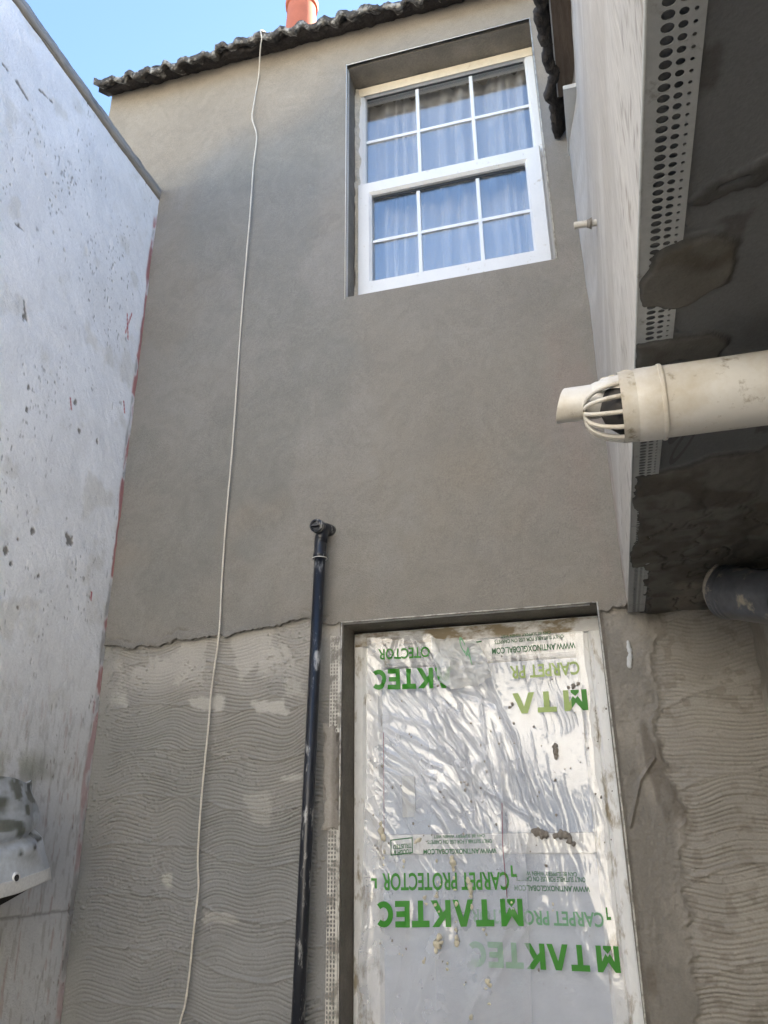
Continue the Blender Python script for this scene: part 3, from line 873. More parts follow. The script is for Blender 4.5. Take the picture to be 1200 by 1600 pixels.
# long float strokes along the wall
st = fbm(Yg*1.6, (Zg+.10*Yg)*6, 305, 2)
col = np.zeros(Yg.shape+(3,)) + np.array([.47, .445, .41])
col = mixc(col, [.62, .60, .57], sm(.47, .66, st)*.35)
col = mixc(col, [.42, .385, .345], sm(.50, .38, st)*.3)
col = mixc(col, [.36, .27, .22], sm(-.18, -.02, Yg)*sm(3.6, 2.6, Zg)*sm(.40, .62, fbm(Yg*12, Zg*5, 307, 4))*.75)
col = mixc(col, [.25, .22, .19], sm(.66, .74, fbm(Yg*40, Zg*40, 309, 3))*sm(2.6, 2.2, Zg)*.7)
grid_obj("side_wall", np.stack([SX+lean-d_, Yg, Zg], -1), M_SIDE, ext, col, flip=True)
bm = bmesh.new()
add_box(bm, SX+.075, 3.0, -4.2, -.01, SZ+.05, 4.30)
add_box(bm, .50, 3.0, -4.2, -.01, .0, SZ+.05)
bm_obj("structure_core", bm, M_CORE, ext)

# soffit: board with beads and smeared mortar
Ys = np.concatenate([np.linspace(-4.2, -2.45, 30)[:-1], np.linspace(-2.45, .012, 560)])
Xs = np.linspace(SX-.001, .502, 110)
Xg, Yg = np.meshgrid(Xs, Ys, indexing='ij')
col = np.zeros(Xg.shape+(3,)) + np.array([.165, .168, .172])  # board colour darkened for the shade under the overhang
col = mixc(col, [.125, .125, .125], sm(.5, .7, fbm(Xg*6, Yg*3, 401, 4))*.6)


def sofpt(px, py):
    p = at(px, py, 2, SZ); return (p[0], p[1])


mort = np.zeros(Xg.shape)
for pts in ([(1000, 480), (1004, 392), (1040, 376), (1090, 362), (1158, 358), (1164, 375), (1135, 440), (1075, 478)],
            [(990, 690), (996, 535), (1052, 520), (1118, 510), (1134, 528), (1128, 560), (1080, 575), (1060, 620), (1000, 690)][0:6] + [(1000, 566)],
            [(980, 955), (992, 742), (1030, 735), (1062, 728), (1110, 708), (1180, 700), (1260, 640), (1400, 960)]):
    mort = np.maximum(mort, poly_mask(Xg, Yg, [sofpt(*p) for p in pts], .012, .6))
gap = poly_mask(Xg, Yg, [sofpt(*p) for p in [(983, 885), (1010, 880), (1012, 955), (978, 955)]], .006)
for a, b_, w in [((1085, 312), (1200, 270), .012), ((1110, 290), (1200, 255), .012)]:
    A = sofpt(*a); B = sofpt(*b_)
    mort = np.maximum(mort, .55*sm(w, w*.4, seg_d(Xg, Yg, A, B) + (fbm(Xg*50, Yg*50, 403, 3)-.5)*.02))
mort = mort*(1-gap)
hS = (fbm(Xg*20, Yg*20, 405, 3)-.5)*.0012
lump = (fbm(Xg*13, Yg*9, 407, 4)-.35)*.022 + np.abs(fbm(Xg*9, Yg*7, 408, 3)-.5)*.03
crk = sm(.018, .004, np.abs(fbm(Xg*9, Yg*7, 409, 4)-.5))*sm(-1.1, -.7, Yg)
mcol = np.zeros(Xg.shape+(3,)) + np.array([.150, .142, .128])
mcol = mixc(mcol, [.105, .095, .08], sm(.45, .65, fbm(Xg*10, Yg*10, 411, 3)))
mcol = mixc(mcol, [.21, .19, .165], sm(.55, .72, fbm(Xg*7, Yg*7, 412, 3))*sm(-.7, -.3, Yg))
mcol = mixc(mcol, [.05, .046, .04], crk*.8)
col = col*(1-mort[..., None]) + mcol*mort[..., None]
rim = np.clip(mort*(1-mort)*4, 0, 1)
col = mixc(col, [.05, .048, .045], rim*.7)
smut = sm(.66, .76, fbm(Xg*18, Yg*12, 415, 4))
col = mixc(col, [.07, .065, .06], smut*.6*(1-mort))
zS = SZ - hS - mort*(.0055+np.clip(lump, 0, .03)*.5) + mort*crk*.006
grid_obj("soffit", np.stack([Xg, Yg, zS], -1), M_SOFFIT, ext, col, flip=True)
ROWS = [(0, .011, 0, 0, 0), (.011, .0265, .0066, .0056, 0), (.0265, .0395, .0047, .0044, 0), (.0395, .0485, .0022, .0024, 0), (.0485, .053, 0, 0, 0)]
for (y0, L_) in ((-2.62, 1.75), (-.86, .76), (-.098, .094)):
    perforated("soffit_bead", (SX, y0, SZ-.0035), (1, 0, 0), (0, 1, 0), (0, 0, -1), ROWS, .0135, L_, M_SOFBEAD, ext)
tube("soffit_bead", [(SX-.001, -2.62, SZ-.003), (SX-.001, -1.3, SZ-.004), (SX, -.004, SZ-.003)], .0022, M_SOFBEAD, ext, n=8)

# inner passage wall on the right
Yg, Zg = np.meshgrid(np.linspace(-4.2, .01, 300), np.linspace(0, SZ-.002, 160), indexing='ij')
col = np.zeros(Yg.shape+(3,)) + np.array([.26, .235, .20]); col = mixc(col, [.36, .33, .28], sm(.5, .7, fbm(Yg*8, Zg*8, 451, 4)))
grid_obj("passage_wall", np.stack([.486-(fbm(Yg*16, Zg*16, 452, 4)-.5)*.018, Yg, Zg], -1), M_COMB, ext, col, flip=True)

# eave on top of the side wall
box("pale_fascia", SX-.004, SX+.075, -.355, -.006, 4.165, 4.185, M_PALEBOARD, ext)
box("fascia_plank", .086, .185, -4.0, -.20, 4.302, 4.340, M_WOODBROWN, ext)
box("fascia_edge", .0805, .0855, -4.0, -.205, 4.299, 4.345, M_PALEBOARD, ext)
ye = np.arange(-4.0, -.004, .006)
ti = np.floor(ye/.16); fr = ye/.16-ti
xe = .050 + (ye+.004)*.034 + (ihash(ti, ti*0, 461)-.5)*.016 + (fbm(ye*22, ye*0, 462, 4)-.5)*.030 + .006*np.cos(fr*2*math.pi)
ze = 4.262+(fbm(ye*16, ye*0, 463, 4)-.5)*.03+(ihash(ti, ti*0+2, 464)-.5)*.012
Pe = [np.stack([np.full_like(ye, .30), ye, 4.375+0*ye], -1), np.stack([xe+.05+(fbm(ye*30, ye*0, 467)-.5)*.03, ye, ze+.050], -1), np.stack([xe+.02, ye, ze-.004+(fbm(ye*50, ye*0, 468)-.5)*.012], -1),
      np.stack([xe, ye, ze+.004], -1), np.stack([xe-.004, ye, ze+.028], -1), np.stack([xe+.09, ye, ze+.085], -1), np.stack([np.full_like(ye, 1.6), ye, ze*0+5.30], -1)]
grid_obj("tiled_roof", np.stack(Pe, 1), M_TILEDARK, ext, smooth=False)
# little overflow pipe stub
bm = bmesh.new()
add_lathe(bm, [(-.01, .0105), (.050, .0105), (.056, .0108), (.060, .0098), (.056, .0080), (.0, .0078)], (.125, -.74, 3.15), (-1, -.05, .03), 24)
auto_smooth(bm_obj("overflow_stub", bm, M_FLUE, ext))
tube("overflow_mortar", [(.118, -.74, 3.15), (.104, -.741, 3.151)], [.018, .012], M_SIDE if False else M_MORTAR, ext, n=14)


# printing -------------------------------------------------------------------------------------
def text_mesh(body, bold=.0):
    cu_ = bpy.data.curves.new("t", 'FONT'); cu_.body = body; cu_.size = 1; cu_.offset = bold; cu_.resolution_u = 4
    o = bpy.data.objects.new("t", cu_); scene.collection.objects.link(o)
    dg_ = bpy.context.evaluated_depsgraph_get()
    me = bpy.data.meshes.new_from_object(o.evaluated_get(dg_))
    v = np.array([tuple(a.co) for a in me.vertices]); f = [tuple(p.vertices) for p in me.polygons]
    bpy.data.objects.remove(o); bpy.data.curves.remove(cu_); bpy.data.meshes.remove(me)
    v = v[:, :2]; mn = v.min(0); mxx = v.max(0)
    return (v-mn)/(mxx-mn), f


def glyphs(word):
    """heavy block letters from polygons; returns unit-box verts and faces"""
    G = {'T': (.86, [[(0, 1), (0, .76), (.86, .76), (.86, 1)], [(.30, .76), (.30, 0), (.56, 0), (.56, .76)]]),
         'A': (1.0, [[(0, 0), (.27, 0), (.50, .66), (.50, 1), (.36, 1)], [(.50, 1), (.50, .66), (.73, 0), (1, 0), (.64, 1)]]),
         'K': (.95, [[(0, 0), (.26, 0), (.26, 1), (0, 1)], [(.26, .36), (.26, .66), (.58, 1), (.92, 1), (.44, .50)], [(.44, .50), (.38, .45), (.66, 0), (.97, 0), (.56, .62)]]),
         'E': (.74, [[(0, 0), (.26, 0), (.26, 1), (0, 1)], [(.26, 0), (.74, 0), (.74, .23), (.26, .23)], [(.26, .39), (.68, .39), (.68, .61), (.26, .61)], [(.26, .77), (.74, .77), (.74, 1), (.26, 1)]]),
         'M': (1.05, [[(0, 0), (.24, 0), (.24, .55), (.24, 1), (0, 1)], [(.24, 1), (.24, .60), (.42, .30), (.525, .42), (.525, .62)], [(.525, .62), (.525, .42), (.63, .30), (.81, .60), (.81, 1)],
                      [(.81, 0), (1.05, 0), (1.05, 1), (.81, 1), (.81, .55)], [(.34, 0), (.71, 0), (.71, .12), (.525, .30), (.34, .12)]])}
    V = []; Fc = []; x = 0
    for ch in word:
        if ch == ' ': x += .24; continue
        if ch == 'C':
            n = 18
            for k in range(n):
                t0 = R(48+(312-48)*k/n); t1 = R(48+(312-48)*(k+1)/n)
                q = [(.5+.5*math.cos(t0), .5+.5*math.sin(t0)), (.5+.5*math.cos(t1), .5+.5*math.sin(t1)), (.5+.24*math.cos(t1), .5+.26*math.sin(t1)), (.5+.24*math.cos(t0), .5+.26*math.sin(t0))]
                b0 = len(V); V += [(x+a*.98, b) for a, b in q]; Fc.append((b0, b0+1, b0+2, b0+3))
            x += .95
            continue
        w, polys = G[ch]
        for pl in polys:
            b0 = len(V); V += [(x+a, b) for a, b in pl]; Fc.append(tuple(range(b0, b0+len(pl))))
        x += w+.10
    V = np.array(V); V[:, 0] /= V[:, 0].max()
    return V, Fc


def place_print(name, vf, corner_px, material, parent, yfun, lift=.002, cell=.010, ax=1, v=.134, clip=None):
    """corner_px: start-of-baseline, end-of-baseline, top-of-letters pixel; laid on the sheet's own surface"""
    V, Fc = vf
    p0, p1, pt = (at(*c, ax, v) for c in corner_px)
    e1 = np.array([p1[0]-p0[0], p1[2]-p0[2]]); e2 = np.array([0, pt[2]-p0[2]-(p1[2]-p0[2])*((pt[0]-p0[0])/(p1[0]-p0[0]) if abs(p1[0]-p0[0]) > 1e-6 else 0)])
    XZ = np.array([p0[0], p0[2]]) + V[:, :1]*e1 + V[:, 1:2]*e2
    bm = bmesh.new()
    vs = [bm.verts.new((a, 0, b)) for a, b in XZ]
    for f in Fc:
        try: bm.faces.new([vs[i] for i in f])
        except ValueError: pass
    x0, x1, z0, z1 = XZ[:, 0].min(), XZ[:, 0].max(), XZ[:, 1].min(), XZ[:, 1].max()
    if clip:
        for c_, n_ in clip:
            bmesh.ops.bisect_plane(bm, geom=list(bm.verts)+list(bm.edges)+list(bm.faces), plane_co=c_, plane_no=n_, clear_outer=True)
    for k in np.arange(math.floor(x0/cell)*cell, x1, cell):
        bmesh.ops.bisect_plane(bm, geom=list(bm.verts)+list(bm.edges)+list(bm.faces), plane_co=(k, 0, 0), plane_no=(1, 0, 0))
    for k in np.arange(math.floor(z0/cell)*cell, z1, cell):
        bmesh.ops.bisect_plane(bm, geom=list(bm.verts)+list(bm.edges)+list(bm.faces), plane_co=(0, 0, k), plane_no=(0, 0, 1))
    if not bm.verts:
        bm.free(); return None
    xx = np.array([q.co.x for q in bm.verts]); zz_ = np.array([q.co.z for q in bm.verts])
    yv = yfun(xx, zz_)-lift
    for q, yq in zip(bm.verts, yv): q.co.y = yq
    return bm_obj(name, bm, material, parent, smooth=True)


# protective film ----------------------------------------------------------------------------------
FY = .134


def fp(px, py):
    p = at(px, py, 1, FY); return (p[0], p[2])


CREASES = [((640, 985), (700, 1075), .010, .012), ((700, 1075), (790, 1110), -.006, .012), ((735, 1010), (800, 1150), .012, .010), ((800, 1150), (835, 1260), .010, .008),
           ((600, 1060), (700, 1190), .005, .009), ((598, 1115), (690, 1140), .006, .007), ((598, 1135), (690, 1175), .007, .007), ((598, 1150), (690, 1200), .006, .007),
           ((598, 1165), (680, 1215), .006, .008), ((598, 1180), (690, 1250), .005, .007), ((598, 1200), (720, 1270), .006, .008), ((640, 1000), (690, 1170), .008, .009),
           ((660, 1020), (720, 1190), .007, .008), ((680, 1090), (745, 1235), .006, .007), ((700, 1110), (770, 1200), .006, .008), ((720, 1150), (745, 1290), .005, .008),
           ((690, 1180), (860, 1300), .008, .009), ((780, 1150), (790, 1290), .006, .010), ((850, 1180), (880, 1300), .006, .012), ((880, 1210), (905, 1310), .006, .010),
           ((905, 1100), (930, 1290), .004, .012), ((560, 1000), (600, 1110), .005, .012), ((620, 1000), (600, 1090), .004, .010), ((750, 1090), (760, 1180), .005, .008),
           ((640, 1420), (610, 1600), .004, .012), ((700, 1450), (640, 1600), .004, .016), ((800, 1430), (730, 1600), .005, .014), ((850, 1400), (760, 1560), .004, .012),
           ((570, 1450), (545, 1600), .006, .012), ((580, 1380), (570, 1600), .004, .014), ((900, 1330), (960, 1500), .003, .02)]
CREASES = [(fp(*a), fp(*b_), h, w) for a, b_, h, w in CREASES]


def film_y(X, Z):
    X = np.asarray(X, float); Z = np.asarray(Z, float)
    y = np.full(X.shape, FY)
    up = (.30*sm(1.20, 1.34, Z)+.70*sm(1.36, 1.52, Z))*sm(2.10, 2.02, Z)
    inn = (.35+.65*sm(-.86, -.78, X))*(.35+.65*sm(-.04, -.14, X))
    warp = (fbm(X*9, Z*9, 501, 3)-.5)*.04
    for a, b_, h, w in CREASES:
        q = seg_d(X+warp*.5, Z+warp*.5, a, b_)
        y = y - h*np.exp(-np.abs(q/w)**1.5)
    # fine fan of tight creases in the upper half
    u = X*.80+Z*.60; w_ = X*.60-Z*.80
    n1 = fbm((u+warp*.6)*20, w_*3.5, 503, 2); n1b = fbm((u+warp*.4)*62, w_*9+3, 504, 2)
    u2 = X*.97+Z*.24
    n2 = fbm((u2+warp*.7)*23, Z*4, 505, 2); n2b = fbm((u2+warp*.4)*70, Z*9+3, 509, 2)
    rg = lambda n: np.maximum(0, 1-np.abs(n-.5)*13)**1.2
    k = sm(-.58, -.36, X)
    lg = sm(.35, .6, fbm(X*6, Z*6, 510, 2))
    y = y - up*inn*((1-k)*(rg(n1)*.0100+rg(n1b)*.0030*lg) + k*(rg(n2)*.0085*lg+rg(n2b)*.0022*lg) + (fbm(X*9, Z*6, 506, 2)-.5)*.010)
    y = y - (1-up)*((fbm(X*5+Z*2, Z*2.2, 507, 2)-.5)*.014 + (fbm(X*16+Z*5, Z*6, 508, 2)-.5)*.0012)
    return y - .004


def film_y2(X, Z): return FY+.012-(FY-film_y(X, Z))*.38


film = thing("protective_film", (-.5, FY, .4), "crumpled clear plastic film printed with green lettering covering the left of the door", "plastic film", "printed film over the door")
film2 = thing("protective_film", (-.15, FY, .4), "flatter clear plastic film with green print behind, along the right of the door", "plastic film", "printed film over the door")
Xg, Zg = np.meshgrid(np.linspace(-.922, -.29, 330), np.linspace(.35, 2.112, 760), indexing='ij')
t = np.clip((Xg+.922)/(.632), 0, 1)
ledge_l = np.interp(Zg, [.3, .9, 1.4, 2.0, 2.12], [-.918, -.908, -.884, -.872, -.868]) + (fbm(Zg*9, Zg*0, 531, 3)-.5)*.02
# free right hand edge runs from the torn diagonal above to the straight edge low down
redge = np.interp(Zg, [.3, 1.34, 1.5, 1.75, 1.95, 2.2], [fp(822, 1600)[0], fp(822, 1330)[0], fp(835, 1260)[0], fp(800, 1150)[0], fp(740, 1030)[0], fp(640, 965)[0]-.01])
Xf = ledge_l + t*(redge-ledge_l)
ztop = 2.105
grid_obj("sheet", np.stack([Xf, film_y(Xf, Zg), Zg], -1), M_FILM, film)
Xg, Zg = np.meshgrid(np.linspace(-.64, 0, 320), np.linspace(.35, 2.112, 760), indexing='ij')
Xg = -.64 + (Xg+.64)/.64*(.64 + np.interp(Zg, [.3, 1.2, 1.6, 2.12], [-.034, -.046, -.060, -.052]) + (fbm(Zg*8, Zg*0, 533, 3)-.5)*.024)
grid_obj("sheet", np.stack([Xg, film_y2(Xg, Zg), Zg], -1), M_FILM2, film2)
# torn flap hanging forward at the top
A, B, Cq, D = fp(672, 1000), fp(745, 1000), fp(772, 1062), fp(690, 1070)
uu, vv_ = np.meshgrid(np.linspace(0, 1, 50), np.linspace(0, 1, 50), indexing='ij')
fx = (A[0]*(1-uu)+B[0]*uu)*(1-vv_)+(D[0]*(1-uu)+Cq[0]*uu)*vv_ + (fbm(uu*4, vv_*4, 521, 3)-.5)*.03
fz = (A[1]*(1-uu)+B[1]*uu)*(1-vv_)+(D[1]*(1-uu)+Cq[1]*uu)*vv_ - .02*np.sin(uu*3.1)*vv_ + (fbm(uu*4+7, vv_*4, 522, 3)-.5)*.03
fy = FY-.012-.030*np.sin(vv_*2.6)-.02*vv_*np.sin(uu*9) + (fbm(uu*6, vv_*6, 523, 4)-.5)*.03


def flap_y(x, z): return np.full(np.shape(x), FY-.055)


M_FLAP = film_mat("crumpled_film_flap", haze=.55, boost=1.6, rough=.12, col=(.78, .80, .80))
grid_obj("torn_flap", np.stack([fx, fy, fz], -1), M_FLAP, film)

TK = "M TAKTEC"


def T3(a, b_, top): return (a, b_, top)


place_print("print", glyphs(TK), T3((816, 1404), (590, 1408), (704, 1448)), M_GREEN, film, film_y)
place_print("print", text_mesh("CARPET PROTECTOR", .02), T3((795, 1362), (598, 1364), (700, 1391)), M_GREEN, film, film_y)
for s, (x_, y_) in ((1, (798, 1352)), (-1, (590, 1388))):
    br = ([(0, 0), (.35, 0), (.35, .75), (1, .75), (1, 1), (0, 1)], [(0, 1, 2, 5), (2, 3, 4, 5)])
    place_print("print_bracket", (np.array(br[0], float), br[1]), T3((x_, y_), (x_+s*9, y_), (x_, y_+s*18 if s > 0 else y_-16)), M_GREEN, film, film_y, cell=.05)
place_print("small_print", text_mesh("WWW.ANTINOXGLOBAL.COM", .016), T3((776, 1325), (662, 1327), (720, 1334)), M_GREENDARK, film, film_y)
place_print("small_print", text_mesh("ONLY SUITABLE FOR USE ON CARPETS", .012), T3((769, 1311), (668, 1313), (720, 1318)), M_GREENDARK, film, film_y)
place_print("small_print", text_mesh("CAN BE SLIPPERY WHEN WET", .012), T3((758, 1303), (678, 1305), (720, 1309)), M_GREENDARK, film, film_y)
# stamp
fr_ = [(0, 0), (1, 0), (1, 1), (0, 1), (.04, .07), (.96, .07), (.96, .93), (.04, .93)]
place_print("stamp", (np.array(fr_), [(0, 1, 5, 4), (1, 2, 6, 5), (2, 3, 7, 6), (3, 0, 4, 7)]), T3((645, 1308), (611, 1312), (628, 1335)), M_GREENDARK, film, film_y)
place_print("stamp", text_mesh("TOUGH &", .02), T3((643, 1326), (616, 1329), (630, 1335.5)), M_GREENDARK, film, film_y)
place_print("stamp", text_mesh("TRUSTED", .02), T3((643, 1317), (615, 1320), (629, 1326)), M_GREENDARK, film, film_y)
# upper repeat on the crumpled sheet
place_print("print", glyphs("AKTEC"), T3((706, 1043), (584, 1047), (645, 1077)), M_GREEN, film, film_y, lift=.003)
place_print("print", text_mesh("OTECTOR", .02), T3((672, 1011), (592, 1015), (632, 1030)), M_GREEN, film, film_y, lift=.003)
place_print("print", text_mesh("CA", .03), T3((722, 1014), (742, 1044), (738, 1020)), M_GREENPALE, film, flap_y, lift=.0)
# right sheet
clipx = fp(822, 1480)[0]
place_print("print", glyphs(TK), T3((966, 1479), (732, 1471), (850, 1516)), M_GREEN, film2, film_y2, clip=[((clipx, 0, 0), (-1, 0, 0))])
place_print("print", glyphs(TK), T3((966, 1479), (732, 1471), (850, 1516)), M_GREENPALE, film2, film_y2, clip=[((clipx-.0003, 0, 0), (1, 0, 0))])
place_print("print", text_mesh("CARPET PROTECTOR", .02), T3((942, 1426), (735, 1420), (838, 1446)), M_GREENPALE, film2, film_y2)
br = ([(0, 0), (.35, 0), (.35, .75), (1, .75), (1, 1), (0, 1)], [(0, 1, 2, 5), (2, 3, 4, 5)])
place_print("print_bracket", (np.array(br[0], float), br[1]), T3((946, 1418), (953, 1418), (946, 1438)), M_GREEN, film2, film_y2, cell=.05)
place_print("small_print", text_mesh("WWW.ANTINOXGLOBAL.COM", .016), T3((921, 1385), (803, 1383), (862, 1393)), M_GREENDARK, film2, film_y2)
place_print("small_print", text_mesh("ONLY SUITABLE FOR USE ON CARPETS", .012), T3((914, 1371), (806, 1369), (860, 1378)), M_GREENDARK, film2, film_y2)
place_print("small_print", text_mesh("CAN BE SLIPPERY WHEN WET", .012), T3((901, 1363), (815, 1361), (860, 1369)), M_GREENDARK, film2, film_y2)
# upper repeat on the right sheet
place_print("print", glyphs("M TA"), T3((916, 1076), (800, 1083), (858, 1112)), M_GREEN, film2, film_y2, clip=[((fp(892, 1090)[0], 0, 0), (-1, 0, 0))])
place_print("print", glyphs("M TA"), T3((916, 1076), (800, 1083), (858, 1112)), M_GREENYELLOW, film2, film_y2, clip=[((fp(892, 1090)[0]-.0003, 0, 0), (1, 0, 0))])
place_print("print", text_mesh("CARPET PR", .02), T3((904, 1032), (796, 1040), (850, 1057)), M_GREENYELLOW, film2, film_y2)
place_print("small_print", text_mesh("WWW.ANTINOXGLOBAL.COM", .016), T3((898, 1002), (768, 1012), (833, 1017)), M_GREENDARK, film2, film_y2)
place_print("small_print", text_mesh("ONLY SUITABLE FOR USE ON CARPETS", .012), T3((880, 990), (772, 1000), (826, 1001)), M_GREENDARK, film2, film_y2)
place_print("small_print", text_mesh("CAN BE SLIPPERY WHEN WET", .012), T3((860, 985), (782, 992), (822, 993)), M_GREENDARK, film2, film_y2)
place_print("stamp", (np.array([(0, 0), (1, 0), (1, .12), (0, .12), (0, .88), (1, .88), (1, 1), (0, 1)]), [(0, 1, 2, 3), (4, 5, 6, 7)]), T3((752, 1000), (716, 1006), (734, 1022)), M_GREENDARK, film2, film_y2)


# dried foam runs and mortar lumps stuck to the film
def blob(name, pts, parent, material, yfun, seed):
    """lumps of stuff sticking to the sheet: pts [(px, py, radius_px)...]; points that touch make one lump"""
    groups = []
    for p in pts:
        near = [g for g in groups if any(math.hypot(p[0]-q[0], p[1]-q[1]) < (p[2]+q[2])*.9 for q in g)]
        new = [p] + [q for g in near for q in g]
        groups = [g for g in groups if g not in near] + [new]
    return [lump(name, g, parent, material, yfun, seed+7*i) for i, g in enumerate(groups)]


def lump(name, pts, parent, material, yfun, seed):
    bm = bmesh.new()
    rnd = random.Random(seed)
    for (px, py, r) in pts:
        x, z = fp(px, py); rr = r*2.1/1247*1.2
        y = float(yfun(np.array([x]), np.array([z]))[0])
        c = Vector((x, y, z))
        ret = bmesh.ops.create_icosphere(bm, subdivisions=2 if r > 1.4 else 1, radius=1, matrix=Matrix.Translation((x, y-.002, z)) @ Matrix.Diagonal((rr*rnd.uniform(.8, 1.2), rr*.55, rr*rnd.uniform(.8, 1.5), 1)))
        for q in ret['verts']:
            k = 1 + (float(vn(np.array([q.co.x*180]), np.array([q.co.z*180+q.co.y*130]), seed)[0])-.5)*.9
            q.co = c + (q.co-c)*k
    return bm_obj(name, bm, material, parent, smooth=True)


FOAMS = [[(706, 1340, 3.5), (708, 1348, 4.5), (709, 1358, 3), (710, 1372, 2.5), (711, 1390, 2.2), (713, 1412, 3)], [(732, 1376, 4), (735, 1388, 5.5), (736, 1400, 3.5), (737, 1416, 2.8)],
         [(687, 1465, 5), (684, 1476, 6), (690, 1472, 3.5), (682, 1484, 4)], [(713, 1452, 3), (714, 1464, 4), (714, 1474, 4.5), (713, 1440, 2)], [(596, 1288, 3.5), (597, 1298, 5.5), (600, 1308, 4.5)],
         [(664, 1402, 3.5), (666, 1412, 3)], [(682, 1400, 3), (681, 1414, 3), (683, 1396, 2)], [(662, 1502, 2.5), (665, 1498, 2)], [(700, 1505, 2), (699, 1514, 2.5)], [(756, 1452, 2.5), (760, 1460, 2)],
         [(762, 1534, 4), (766, 1540, 3), (760, 1544, 2.5)], [(737, 1588, 3)], [(765, 1568, 2.5)], [(601, 1330, 2.5), (600, 1340, 2), (600, 1352, 1.5)], [(632, 1345, 2.5), (631, 1354, 2)], [(655, 1312, 4.5), (650, 1316, 3.5)],
         [(683, 1345, 2), (684, 1378, 1.8)], [(800, 1410, 2), (802, 1420, 1.5)], [(864, 1412, 1.6), (864, 1422, 1.8)], [(688, 1382, 1.8), (686, 1424, 1.8)], [(726, 1538, 1.2)], [(630, 1492, 1.4), (625, 1490, 1.2)]]
for i, b_ in enumerate(FOAMS):
    blob("foam_splatter", b_, film, M_FOAM, film_y, 600+i)
LUMPS = [[(868, 1306, 5), (876, 1303, 6), (884, 1306, 6), (890, 1312, 5.5), (896, 1318, 4)], [(866, 1166, 5), (868, 1174, 6), (869, 1182, 4)], [(840, 1300, 6), (846, 1303, 6), (854, 1304, 4.5), (834, 1298, 4)],
         [(903, 1068, 4), (896, 1072, 4), (888, 1074, 3)], [(853, 1353, 2.5)], [(796, 1105, 3), (800, 1100, 3), (802, 1130, 2.5)], [(729, 1226, 2.5), (725, 1222, 2)], [(760, 1206, 2.5)]]
for i, b_ in enumerate(LUMPS):
    blob("mortar_lump", b_, film2, M_MORTAR, film_y2, 700+i)
rnd = random.Random(12)
spk = []
for i in range(130):
    px, py = rnd.uniform(575, 960), rnd.uniform(1000, 1580) if rnd.random() < .3 else rnd.uniform(1060, 1330)
    spk.append((px, py, abs(rnd.gauss(.8, .5))+.4))
lump("dirt_specks", spk, film, M_MORTAR, lambda x, z: film_y(x, z)-.003, 801)["kind"] = "stuff"
# dark red threads of sealant on the sheet
tube("red_thread", [(*(lambda p: (p[0], float(film_y(np.array([p[0]]), np.array([p[1]]))[0])-.003, p[1]))(fp(785, 1255)),), (*(lambda p: (p[0], FY-.012, p[1]))(fp(786, 1320)),), (*(lambda p: (p[0], FY-.012, p[1]))(fp(793, 1402)),)], .0011, M_REDSTRING, film, n=6)
tube("red_thread", [(*(lambda p: (p[0], FY-.016, p[1]))(fp(601, 1145)),), (*(lambda p: (p[0], FY-.016, p[1]))(fp(602, 1300)),)], .0009, M_REDSTRING, film, n=6)

# print on the soffit board
def soff_text(body, c0, c1, ct, parent):
    V, Fc = text_mesh(body, .0)
    p0, p1, pt = (at(*c, 2, SZ-.0022) for c in (c0, c1, ct))
    Pn = p0 + V[:, :1]*(p1-p0) + V[:, 1:2]*(pt-p0)
    return mesh_obj("board_print", Pn, Fc, M_BOARDINK, parent)


soff_text("00", (1046, 736), (1043, 676), (1092, 677), ext)

pd = [(981, 1004, 2.6), (982, 1010, 3.2), (984, 1017, 3.6), (985, 1025, 4.0), (984, 1032, 4.4), (983, 1038, 4.0)]
bm = bmesh.new()
for (px, py, r) in pd:
    c = Vector(at(px, py, 1, .004)); rr = r*.0021
    ret = bmesh.ops.create_icosphere(bm, subdivisions=2, radius=1, matrix=Matrix.Translation(c) @ Matrix.Diagonal((rr, rr*.7, rr*1.9, 1)))
    for q in ret['verts']:
        q.co = c + (q.co-c)*(.7+.6*float(vn(np.array([q.co.x*150]), np.array([q.co.z*90+q.co.y*90]), 77)[0]))
bm_obj("plaster_drip", bm, M_PALEBOARD, house, smooth=True)

# drain pipe by the door ---------------------------------------------------------------------------
drain = thing("drain_pipe", (-1.06, -.05, 0), "black mortar splashed plastic drain pipe standing beside the covered door", "drain pipe")
top_ = Vector((-1.000, -.060, 2.47)); bot_ = Vector((-1.066, -.060, .0))
b_in = Vector((-1.000, -.060, 2.40))
tube("pipe", [bot_, bot_.lerp(b_in, .5), b_in], .0215, M_BLACKPIPE, drain, n=28)
bm = bmesh.new()
add_lathe(bm, [(0, .0225), (.004, .0265), (.012, .0275), (.020, .0265), (.024, .0240), (.075, .0240)], b_in - Vector((.0006, 0, .012)), (.026, 0, 1), 28)
auto_smooth(bm_obj("socket", bm, M_BLACKPIPE, drain), 50)
elb = [Vector((-.9985, -.060, 2.45)), Vector((-.9975, -.058, 2.480)), Vector((-.997, -.048, 2.505)), Vector((-.992, -.030, 2.520)), Vector((-.985, -.005, 2.524)), Vector((-.980, .012, 2.524))]
tube("elbow", elb, [.024, .0245, .025, .025, .0245, .0245], M_BLACKPIPE, drain, n=28)
bm = bmesh.new()
add_lathe(bm, [(0, .0215), (.022, .0215), (.024, .0265), (.040, .0275), (.048, .0265), (.050, .020), (.044, .018), (.044, .0001)], (-.9985, -.055, 2.512), (-.10, -1, -.04), 28)
auto_smooth(bm_obj("access_cap", bm, M_BLACKPIPE, drain), 50)
box("cap_grip", -1.019, -.989, -.112, -.098, 2.505, 2.513, M_BLACKPIPE, drain, bev=.002)
tube("mortar_ring", [Vector((-1.0005, -.060, 2.388))+Vector((math.cos(t)*.0285, math.sin(t)*.0285, 0)) for t in np.linspace(0, 6.28, 25)], .0016, M_BEAD, drain, n=6, caps=False)

